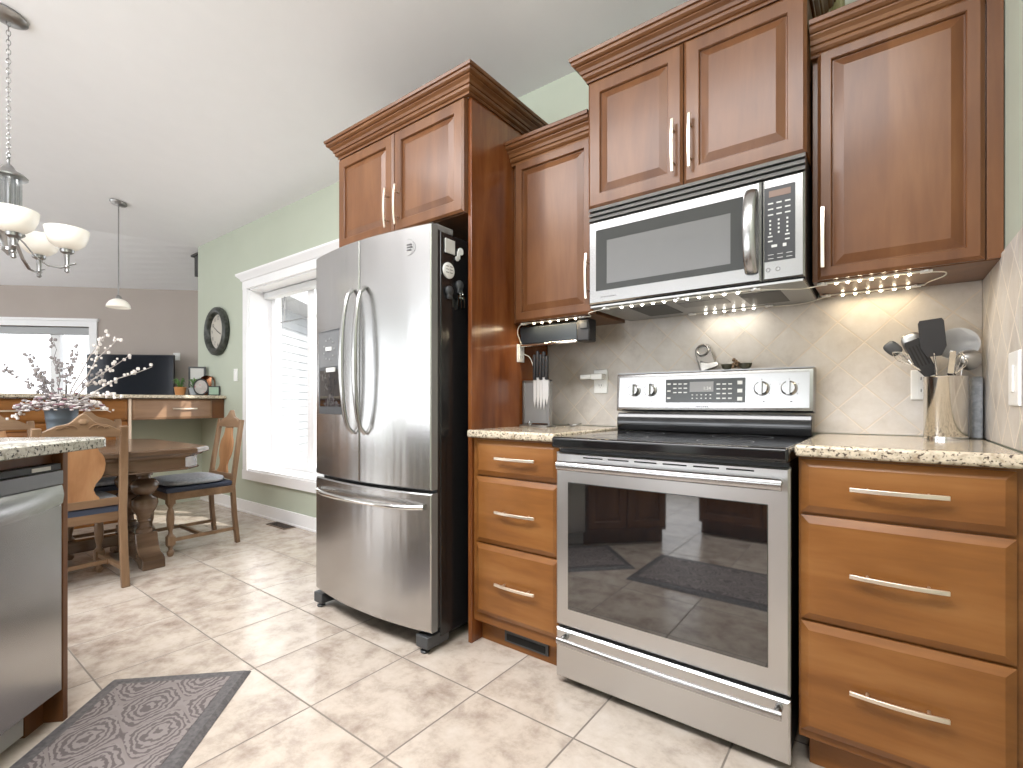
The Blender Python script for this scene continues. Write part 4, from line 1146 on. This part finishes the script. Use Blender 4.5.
# ------------------------------------------------------------------ raised counter (bar) with drawer and cabinet
t = thing('bar_cabinet', 'orange cherry base cabinet under the far raised counter', 'cabinet', (-5.2, 1.38, 0), PI / 2)
b = MB(); b.box(-1.95, .022, .0, .0, .55, 1.062); ob('body', b, 'wood_h', t, local=True, bevel=.002)
for k in range(4):
    x0 = -1.945 + k * .487
    bb = door(t, x0, x0 + .48, .12, .86, 0, x0 + (.44 if k % 2 == 0 else .04), .70, local=True, mat='wood_h')
    drawer(t, x0, x0 + .48, .875, 1.05, 0, local=True, rings=SLAB)
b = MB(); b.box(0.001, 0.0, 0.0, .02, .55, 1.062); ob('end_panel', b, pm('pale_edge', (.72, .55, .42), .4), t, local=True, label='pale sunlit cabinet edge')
t = thing('desk_drawer', 'wide brown single drawer hung under the far granite counter by the green wall', 'drawer', (-5.2, 1.405, 0), PI / 2)
b = MB(); b.box(0.0, .022, .874, .755, .50, 1.062); ob('body', b, 'wood', t, local=True)
drawer(t, 0.003, .640, .878, 1.060, 0, L=.20, local=True, mat=wood('pale_drawer_wood', 'x', (.20, .11, .062), (.27, .16, .095), (.33, .20, .12), .3), cx=.40)
b = MB(); b.box(-5.865, -0.6, 1.066, -5.165, YW - .002, 1.098); tag(ob('countertop', b, 'granite', bevel=.008), 'long beige granite counter top of the far raised bar', 'countertop')

# things on the bar
BZ = 1.098
def pot(label, x, y, col, s, plant_label):
    t = thing('plant_pot', label, 'pot', (x, y, BZ))
    b = MB(); b.lathe([(.036 * s, 0), (.040 * s, .004), (.052 * s, .075 * s), (.056 * s, .08 * s), (.050 * s, .085 * s), (.04 * s, .06 * s)], (x, y, BZ), 20); ob('pot', b, col, t)
    t2 = tag(thing('houseplant', plant_label, 'plant', (x, y, BZ + .05)), plant_label, 'plant')
    b = MB()
    for k in range(30):
        a = random.random() * 2 * PI; r = .03 + random.random() * .045; hh = .04 + random.random() * .09
        pts = [(x + r * q * math.cos(a), y + r * q * math.sin(a), BZ + .05 + hh * math.sin(q * 2.2)) for q in (0, .35, .7, 1)]
        b.sweep(pts, .007, .0015, seg=6, radii=[.4, 1, .9, .15])
    ob('foliage', b, 'leaf', t2, smooth=60)
pot('orange painted plant pot on the far counter beside the television', -5.58, 1.90, pm('orange_pot', (.55, .25, .09), .5), 1.0, 'bushy green plant in the orange pot')
pot('pale blue-grey plant pot on the far counter near the oval frame', -5.48, 1.99, pm('blue_pot', (.42, .46, .50), .5), .9, 'green trailing plant in the pale blue-grey pot')
t = thing('picture_frame', 'tall dark-edged frame with pale centre, tallest piece on the far counter', 'frame', (-5.62, 2.07, BZ))
RF = lambda x, y, a: Matrix.Translation((x, y, BZ)) @ Matrix.Rotation(math.radians(a), 4, 'Z')
b = MB(); b.T = RF(-5.62, 2.065, 62); b.loftrect(-.075, .075, .0, .30, 0, [(0, .05), (0, 0), (.016, 0), (.016, .006), (.018, .006)]); ob('frame', b, 'charcoal', t, smooth=None)
b = MB(); b.T = RF(-5.62, 2.065, 62); b.box(-.058, .0035, .017, .058, .0058, .283); ob('picture', b, 'ink', t, smooth=None)
t = thing('copper_mold', 'arched copper jelly mould standing on the far counter', 'mould', (-5.42, 2.10, BZ))
b = MB(); b.T = RF(-5.46, 2.095, 50)
arch = [(-.075, 0), (.075, 0)] + [(.075 * math.cos(a * PI / 10), .13 + .075 * math.sin(a * PI / 10)) for a in range(0, 11)]
b.rings([[(x, 0, z) for x, z in arch], [(x, .10, z) for x, z in arch]], cap0=False)
b.rings([[(x * .9, 0, z * .95 + .004) for x, z in arch], [(x * .9, .09, z * .95 + .004) for x, z in arch]], cap0=False)
ob('shell', b, 'copper', t, smooth=40)
t = thing('oval_frame', 'small oval dark-rimmed picture frame leaning before the copper mould', 'frame', (-5.40, 2.02, BZ))
b = MB(); b.T = RF(-5.40, 2.02, 62) @ Matrix.Scale(1.25, 4, (0, 0, 1))
b.lathe([(.066, 0), (.066, -.012), (.055, -.012), (.055, -.002)], (0, 0, .068), 32, 'y', cap0=False, cap1=False); ob('rim', b, 'black', t)
b = MB(); b.T = RF(-5.40, 2.02, 62) @ Matrix.Scale(1.25, 4, (0, 0, 1)); b.lathe([(.057, 0), (.057, -.004)], (0, 0, .068), 32, 'y'); ob('picture', b, noise_mat('rose_print', (1, 1, 1), [(.4, (.40, .38, .36)), (.55, (.50, .46, .44)), (.65, (.42, .14, .14))], .5, nscale=22), t)
t = thing('small_picture', 'little black-framed green picture at the wall end of the far counter', 'frame', (-5.30, 2.11, BZ))
b = MB(); b.T = RF(-5.32, 2.105, 58); b.loftrect(-.052, .052, 0, .095, 0, [(0, .012), (0, 0), (.010, 0), (.010, .004), (.012, .004)]); ob('frame', b, 'black', t, smooth=None)
b = MB(); b.T = RF(-5.32, 2.105, 58); b.box(-.041, .0015, .011, .041, .0038, .084); ob('picture', b, pm('green_print', (.30, .42, .32), .5), t, smooth=None)

# ------------------------------------------------------------------ television and console
t = thing('tv_console', 'low wooden media console under the television beyond the bar', 'console', (0, 0, 0))
b = MB(); b.T = TF; b.box(-.45, -.50, 0.05, 1.25, -.06, .62); b.box(-.47, -.52, .62, 1.27, -.05, .65)
for x in (-.40, 1.15):
    for y in (-.46, -.12): b.box(x, y, 0, x + .05, y + .05, .05)
t['_o'] = (0, 0, 0); ob('body', b, 'wood_table', t, bevel=.004)
t = thing('television', 'wide black flat-screen television beyond the far counter', 'television', (0, 0, 0))
TT = TF @ Matrix.Translation((.54, -.27, 0)) @ Matrix.Rotation(math.radians(-1), 4, 'Z')
b = MB(); b.T = TT; b.box(-.50, 0, 1.06, .50, .035, 1.628); ob('bezel', b, 'black', t, bevel=.004)
b = MB(); b.T = TT; b.box(-.490, -.0015, 1.072, .490, .001, 1.618); ob('screen', b, pm('tv_screen', (.008, .010, .018), .10, spec=.3), t, smooth=None)
b = MB(); b.T = TT; b.box(-.22, -.10, .651, .22, .13, .665); b.box(-.05, .005, .66, .05, .03, 1.08); ob('stand', b, 'black', t, bevel=.003)

# speaker beyond the wall corner
t = thing('wall_speaker', 'small black speaker bracketed high beyond the corner of the green wall', 'speaker', (-5.95, 2.32, 2.42))
b = MB(); b.box(-6.10, 2.215, 2.43, -5.93, 2.40, 2.66); ob('cabinet', b, 'black', t, bevel=.004)
b = MB(); b.box(-6.16, 2.20, 2.655, -5.862, 2.41, 2.675); b.box(-5.93, 2.28, 2.50, -5.862, 2.33, 2.56); ob('bracket', b, 'black', t)

# ------------------------------------------------------------------ wall clock
CLK = (-5.335, YW, 1.745)
t = thing('wall_clock', 'round wall clock with wide dark frame on the green wall', 'clock', CLK)
b = MB(); b.lathe([(.235, 0), (.245, -.02), (.240, -.045), (.215, -.062), (.195, -.058), (.180, -.045), (.172, -.020), (.172, -.012)], CLK, 48, 'y', cap0=True, cap1=False)
ob('frame', b, noise_mat('dark_distressed_frame', (1, 1, 1), [(.4, (.018, .022, .018)), (.7, (.07, .075, .065))], .38, nscale=30), t)
b = MB(); b.lathe([(.176, -.010), (.176, -.014)], CLK, 40, 'y'); ob('dial', b, pm('aged_dial', (.52, .49, .43), .6), t)
b = MB()
for k in range(12):
    a = 2 * PI * (k + 1) / 12
    b.text(str(k + 1), .052, Matrix.Translation((CLK[0] + .135 * math.sin(a), CLK[1] - .0148, CLK[2] + .135 * math.cos(a))) @ Matrix.Rotation(PI / 2, 4, 'X'))
ob('numerals', b, 'ink_dark', t, smooth=None)
def hand(ang, L, wd):
    b = MB(); a = math.radians(ang); d = Vector((math.sin(a), 0, math.cos(a))); c0 = Vector(CLK) + Vector((0, -.018, 0))
    b.sweep([c0 - d * .02, c0 + d * L], wd, .001, seg=4, up=(0, 1, 0)); ob('hand', b, 'black', t, smooth=None)
hand(300, .115, .003); hand(115, .075, .004)

# ------------------------------------------------------------------ lamps
def lathe_ob(name, prof, c, mat, parent, seg=28, local=True, **k):
    b = MB(); b.lathe(prof, c, seg, **k); return ob(name, b, mat, parent, local=local, smooth=40)
def pendant(label, x, y, drop):
    zc = ceil_z(y)
    t = thing('pendant_lamp', label, 'lamp', (x, y, zc - drop))
    slope = math.atan(0.18) * (-1 if y > -1.2 else 1)
    b = MB(); b.T = Matrix.Translation((0, 0, drop)) @ Matrix.Rotation(slope, 4, 'X')
    b.lathe([(.065, -.002), (.066, -.010), (.058, -.022), (.012, -.030)], (0, 0, 0), 28); ob('canopy', b, 'nickel_dark', t, local=True)
    b = MB(); b.sweep([(0, 0, .08), (0, 0, drop - .02)], .005, seg=8); ob('stem', b, 'nickel_dark', t, local=True)
    lathe_ob('cap', [(.024, .068), (.020, .10), (.008, .115)], (0, 0, 0), 'nickel_dark', t)
    prof = [(.088, 0), (.091, .004), (.085, .030), (.068, .056), (.041, .074), (.022, .080), (.020, .077), (.038, .070), (.064, .053), (.081, .029), (.086, .004)]
    lathe_ob('shade', prof, (0, 0, 0), 'shade_glass', t, cap0=False, cap1=False)
    return t
pendant('small white dome pendant on a thin stem over the far counter', -5.50, 1.385, ceil_z(1.385) - 1.885)
pendant('white dome pendant on a stem behind the camera, mirrored in the microwave window', -1.93, -2.65, 0.50)

CHX, CHY = -3.558, 0.444
t = thing('chandelier', 'five-arm brushed nickel chandelier with upturned white bowl shades', 'chandelier', (CHX, CHY, 1.80))
zc = ceil_z(CHY) - 1.80
b = MB(); b.T = Matrix.Translation((0, 0, zc)) @ Matrix.Rotation(-math.atan(.18), 4, 'X')
b.lathe([(.075, -.002), (.077, -.012), (.060, -.026), (.015, -.034)], (0, 0, 0), 28); ob('canopy', b, 'nickel_dark', t, local=True)
b = MB()
z = zc - .034; k = 0
while z > .50:
    pts = []
    for a in range(13):
        an = 2 * PI * a / 12
        u, v = .0085 * math.cos(an), .015 * math.sin(an)
        pts.append((u, 0, z - .012 + v) if k % 2 else (0, u, z - .012 + v))
    b.sweep(pts, .0018, seg=5); z -= .024; k += 1
ob('chain', b, 'nickel_dark', t, local=True, smooth=60)
b = MB(); b.sweep([(.024 * math.cos(2 * PI * a / 16), 0, .475 + .030 * math.sin(2 * PI * a / 16)) for a in range(17)], .004, seg=8); ob('loop', b, 'nickel_dark', t, local=True, smooth=60)
lathe_ob('top_cap', [(.010, .445), (.020, .435), (.030, .415), (.060, .400), (.075, .385), (.074, .378), (.02, .372)], (0, 0, 0), 'nickel_dark', t)
b = MB()
for k in range(8):
    a = 2 * PI * k / 8; b.cyl((.040 * math.cos(a), .040 * math.sin(a), .10), .011, .275, 10)
ob('glass_rods', b, 'clear_glass', t, local=True)
lathe_ob('core', [(.012, .08), (.012, .38)], (0, 0, 0), 'nickel_dark', t)
lathe_ob('bottom_hub', [(.060, .100), (.064, .092), (.040, .070), (.030, .040), (.020, .020), (.026, .005), (.012, -.010), (.004, -.02)], (0, 0, 0), 'nickel_dark', t)
for k in range(5):
    ang = math.radians(-40 + 72 * k)        # in the (lateral, depth) frame of the view
    dl, dd = math.cos(ang), math.sin(ang)
    dx, dy = dl * CA - dd * SA, dl * SA + dd * CA
    R = .225
    b = MB()
    pts = [(.03, .085), (.06, .05), (.10, -.01), (.15, -.05), (.20, -.055), (.245, -.030), (.262, -.022)]
    b.sweep([(dx * r, dy * r, z_) for r, z_ in pts], .009, .004, seg=8); arm = ob('arm', b, 'nickel_dark', t, local=True, smooth=60)
    b = MB(); b.lathe([(.004, -.078), (.011, -.072), (.009, -.055), (.014, -.048), (.009, -.04), (.012, .02), (.028, .03), (.030, .045), (.02, .05)], (dx * R, dy * R, 0), 18)
    ob('cup', b, 'nickel_dark', arm, local=True, smooth=40)
    b = MB(); b.lathe([(.026, .046), (.048, .054), (.074, .078), (.088, .115), (.094, .155), (.090, .155), (.084, .117), (.070, .083), (.046, .060), (.01, .052)], (dx * R, dy * R, 0), 32, cap0=True, cap1=False)
    ob('bowl_shade', b, 'shade_glass', arm, local=True, smooth=40)

# ------------------------------------------------------------------ dining table
t = thing('dining_table', 'dark oak trestle dining table with clipped corners and urn-turned columns', 'table', (-3.99, .50, 0))
X0, X1, Y0, Y1 = -4.60, -3.375, -.38, 1.345
def clip(x0, x1, y0, y1, c): return [(x0 + c, y0), (x1 - c, y0), (x1, y0 + c), (x1, y1 - c), (x1 - c, y1), (x0 + c, y1), (x0, y1 - c), (x0, y0 + c)]
b = MB()
rs = []
for z, s in ((.700, .030), (.712, .022), (.716, .006), (.722, .0), (.742, .0), (.750, .008)):
    rs.append([(x, y, z) for x, y in clip(X0 + s, X1 - s, Y0 + s, Y1 - s, .10)])
b.rings(rs); ob('tabletop', b, 'wood_table', t, smooth=20)
b = MB()
rs = []
for z, s in ((.615, .045), (.625, .04), (.630, .05), (.690, .05), (.70, .04)):
    rs.append([(x, y, z) for x, y in clip(X0 + s, X1 - s, Y0 + s, Y1 - s, .10)])
b.rings(rs); ob('apron', b, 'wood_table', t, smooth=20)
URN = [(.045, .20), (.045, .225), (.030, .235), (.028, .265), (.036, .275), (.030, .285), (.040, .31), (.062, .345), (.074, .385), (.070, .415), (.045, .43), (.036, .44), (.060, .455), (.076, .485), (.078, .51), (.060, .535), (.035, .545), (.032, .56), (.045, .565), (.045, .61)]
for yc in (1.08, -.12):
    for xc in (-3.76, -4.07):
        b = MB(); b.lathe(URN, (xc, yc, 0), 28); ob('column', b, 'wood_table', t, smooth=45)
    for s, xf in ((1, -3.76), (-1, -4.07)):
        b = MB()
        poly = [(0, .205), (.045, .205), (.052, .16), (.072, .115), (.11, .085), (.155, .075), (.175, .055), (.18, .0), (.10, .0), (.075, .028), (.03, .035), (-.0, .035)]
        b.prism([(xf + s * x, z) for x, z in poly], yc - .06, yc + .06); ob('foot', b, 'wood_table', t, bevel=.006)
    b = MB(); b.box(-4.07, yc - .05, .035, -3.76, yc + .05, .20); ob('cross_beam', b, 'wood_table', t, bevel=.006)
b = MB(); b.box(-4.02, -.08, .10, -3.95, 1.04, .17); ob('stretcher', b, 'wood_table', t, bevel=.005)

# ------------------------------------------------------------------ dining chairs (local: front toward -y)
def lean(z): return 0.205 + max(0, z - .45) * .15
def make_chair(label):
    t = thing('dining_chair', label, 'chair', (0, 0, 0), group='carved oak dining chairs around the table')
    b = MB(); b.rings([[(x, y, z) for x, y in ((-.225 + i, -.225 + i), (.225 - i, -.225 + i), (.205 - i, .205), (-.205 + i, .205))] for z, i in ((.425, .008), (.44, 0), (.452, 0), (.456, .006))])
    ob('seat', b, 'cushion_dark', t, local=True)
    b = MB()
    b.box(-.20, -.215, .375, .20, -.195, .425)
    for s in (-1, 1): b.box(s * .195, -.20, .375, s * .215, .20, .425)
    b.box(-.18, .185, .375, .18, .205, .425)
    ob('seat_rail', b, 'wood_oak_h', t, local=True, bevel=.003)
    TURN = [(.012, 0), (.020, .012), (.022, .03), (.012, .045), (.014, .06), (.026, .075), (.026, .135), (.014, .15), (.012, .165), (.020, .20), (.024, .25), (.020, .30), (.012, .325), (.020, .34), (.024, .35), (.024, .425)]
    for s in (-1, 1):
        b = MB(); b.lathe(TURN, (s * .19, -.190, 0), 16); b.box(s * .19 - .023, -.213, .35, s * .19 + .023, -.167, .425); b.box(s * .19 - .023, -.213, .078, s * .19 + .023, -.167, .132)
        ob('leg', b, 'wood_oak', t, local=True, smooth=35)
        b = MB()
        pts = [(s * .195, .235, 0), (s * .193, .215, .20), (s * .19, .203, .42), (s * .188, lean(.6), .6), (s * .182, lean(.76), .76), (s * .176, lean(.90), .90)]
        b.sweep(pts, .019, .014, seg=4, up=(0, 1, 0)); ob('leg', b, 'wood_oak', t, local=True, bevel=.004, smooth=40)
        b = MB(); b.box(s * .19 - .011, -.17, .095, s * .19 + .011, .215, .118); ob('stretcher', b, 'wood_oak', t, local=True, bevel=.003)
    b = MB(); b.box(-.18, -.012, .095, .18, .012, .118); ob('stretcher', b, 'wood_oak_h', t, local=True, bevel=.003)
    mp = lambda x, y, z: (x, y + lean(z), z)
    top = []
    for i in range(25):
        u = -1 + 2 * i / 24
        a = abs(u)
        z = .872 + .062 * (1 - a ** 1.6) + .030 * math.exp(-(u / .22) ** 2) + .008 * math.cos(a * 9) * (1 - a)
        top.append((u * .172, z))
    b = MB(); b.prism([(-.172, .842), (-.06, .842), (0, .836), (.06, .842), (.172, .842)] + list(reversed(top)), -.014, .012, mp)
    tr = ob('top_rail', b, 'wood_oak_h', t, local=True, bevel=.004)
    b = MB()
    for s in (-1, 1):
        for k, r in enumerate((.030, .020, .011)):
            b.sweep([(s * (.055 + .02 * k) + r * math.cos(a / 8 * PI), lean(.90) + .016, .892 + r * .6 * math.sin(a / 8 * PI)) for a in range(9)], .004, .003, seg=6)
    b.blob((0, lean(.92) + .014, .93), .022, (1, .4, .8), 10)
    ob('carving', b, 'wood_oak_h', tr, local=True, smooth=50)
    b = MB(); b.prism([(-.18, .462), (.18, .462), (.18, .505), (-.18, .505)], -.011, .009, mp); ob('lower_rail', b, 'wood_oak_h', t, local=True, bevel=.003)
    hw = [(.500, .085), (.515, .085), (.53, .070), (.56, .058), (.59, .066), (.62, .088), (.66, .102), (.70, .104), (.73, .098), (.75, .088), (.765, .074), (.80, .060), (.845, .055)]
    b = MB(); b.prism([(-w_, z) for z, w_ in hw] + [(w_, z) for z, w_ in reversed(hw)], -.007, .006, mp)
    ob('splat', b, 'wood_splat', t, local=True, bevel=.002)
    b = MB(); b.superbox((0, -.02, .480), .205, .195, .026, .45, 32, 10); ob('seat_cushion', b, 'cushion', t, local=True, smooth=60, label='loose grey-blue seat pad')
    return t
ch = make_chair('carved oak chair with grey pad at the head of the table near the tall window')
ch.location = (-3.985, 1.425, 0); ch.rotation_euler = (0, 0, 0)
dup(ch, (-3.590, 0.675, 0), math.radians(-90 + 2) + PI * 0 + 0, 'carved oak chair seen from behind between the island corner and the table')
dup(ch, (-4.42, 1.00, 0), math.radians(90), 'far-side oak chair mostly hidden behind the flower planter')
dup(ch, (-4.42, 0.515, 0), math.radians(90), 'far-side oak chair whose carved top rail shows above the island at the picture edge')

# ------------------------------------------------------------------ flower planter
PX, PY, PZ = -3.93, .715, .7505
t = thing('planter', 'ribbed galvanised blue-grey planter in the middle of the dining table', 'planter', (PX, PY, PZ))
b = MB(); b.lathe([(.072, 0), (.078, .006), (.080, .05), (.083, .055), (.082, .062), (.088, .11), (.091, .115), (.090, .122), (.097, .175), (.100, .18), (.099, .187), (.106, .235), (.111, .24), (.106, .245), (.098, .24), (.09, .20), (.001, .20)], (PX, PY, PZ), 32)
for v_ in b.v: v_.x = PX + (v_.x - PX) * .74; v_.y = PY + (v_.y - PY) * .74
ob('pot', b, pm('galvanised', (.13, .16, .19), .45, .5), t)
t = thing('flower_arrangement', 'spray of white-budded twigs and pale blossoms standing in the planter', 'flowers', (PX, PY, PZ + .2))
tips = [(.50, .10, .26, 1), (.42, -.05, .42, 1), (.30, 0, .46, 1), (.36, .1, .34, 1), (-.22, .0, .33, 0), (-.11, .05, .42, 0), (-.33, .1, .13, 0), (-.27, -.1, .24, 0), (.02, .05, .34, 0),
        (.12, -.05, .28, 0), (-.20, .05, .10, 0), (-.16, 0, .20, 0), (.16, .1, .22, 0), (.48, -.1, .06, 1), (.32, 0, -.02, 1), (-.20, -.1, -.05, 1), (-.06, -.1, .24, 0), (.10, .0, .38, 0), (-.03, 0, .30, 0), (.22, .1, .15, 1), (-.30, .15, .19, 0)]
DARK = pm('twig_backlit', (.20, .18, .17), .7); PALE = pm('bud_white', (.80, .74, .70), .6); TWIG = pm('twig_pale', (.50, .45, .42), .7); BUDG = pm('bud_grey', (.33, .30, .30), .7)  # grey copies paint twigs and buds darker where they stand against the window
for (lx, dd, up, pale) in tips:
    b = MB()
    lx *= .86
    tipv = Vector((lx * CA - dd * SA, lx * SA + dd * CA, up + .02))
    base = Vector((PX + tipv.x * .08, PY + tipv.y * .08, PZ + .22))
    pts = []
    wob = [Vector((random.uniform(-.02, .02), random.uniform(-.02, .02), random.uniform(-.015, .015))) for _ in range(6)]
    for i in range(6):
        s = i / 5
        p = base + Vector((tipv.x * s, tipv.y * s, (tipv.z + .0) * (s ** .8) + .06 * math.sin(PI * s) * (1 if up < .2 else .3))) + wob[i] * (s * (1 - s) * 3)
        pts.append(p)
    b.m = 0; b.sweep(pts, .0045 if pale else .0028, seg=5, radii=[1.2, 1, .85, .7, .55, .35])
    b.m = 1
    for k in range(16):
        s = .45 + .57 * random.random()
        i = min(4, int(s * 5)); p = pts[i].lerp(pts[i + 1], s * 5 - i)
        q = p + Vector((random.uniform(-1, 1), random.uniform(-1, 1), random.uniform(-.6, 1))) * .018
        b.blob(q, random.uniform(.006, .0105), (1, 1, 1.3), 6)
    ob('branch', b, [TWIG if pale else DARK, PALE if pale else BUDG], t, smooth=60)
b = MB()
for k in range(380):
    a = random.random() * 2 * PI; r = random.random() ** .6 * .20; zz = PZ + .245 + random.random() * .13 * (1 - r / .28) - r * .08
    b.m = random.choice((0, 0, 0, 1, 2))
    b.blob((PX + r * math.cos(a), PY + r * math.sin(a), zz), random.uniform(.005, .012), (1.3, 1.3, .8), 6)
o = ob('blossoms', b, [pm('blossom_white', (.66, .62, .62), .6), pm('blossom_mauve', (.36, .22, .25), .6), BUDG], t, smooth=60, label='dense mass of tiny pale and mauve blossoms')
o['kind'] = 'stuff'

for o in bpy.data.objects:
    if '_o' in o: del o['_o']
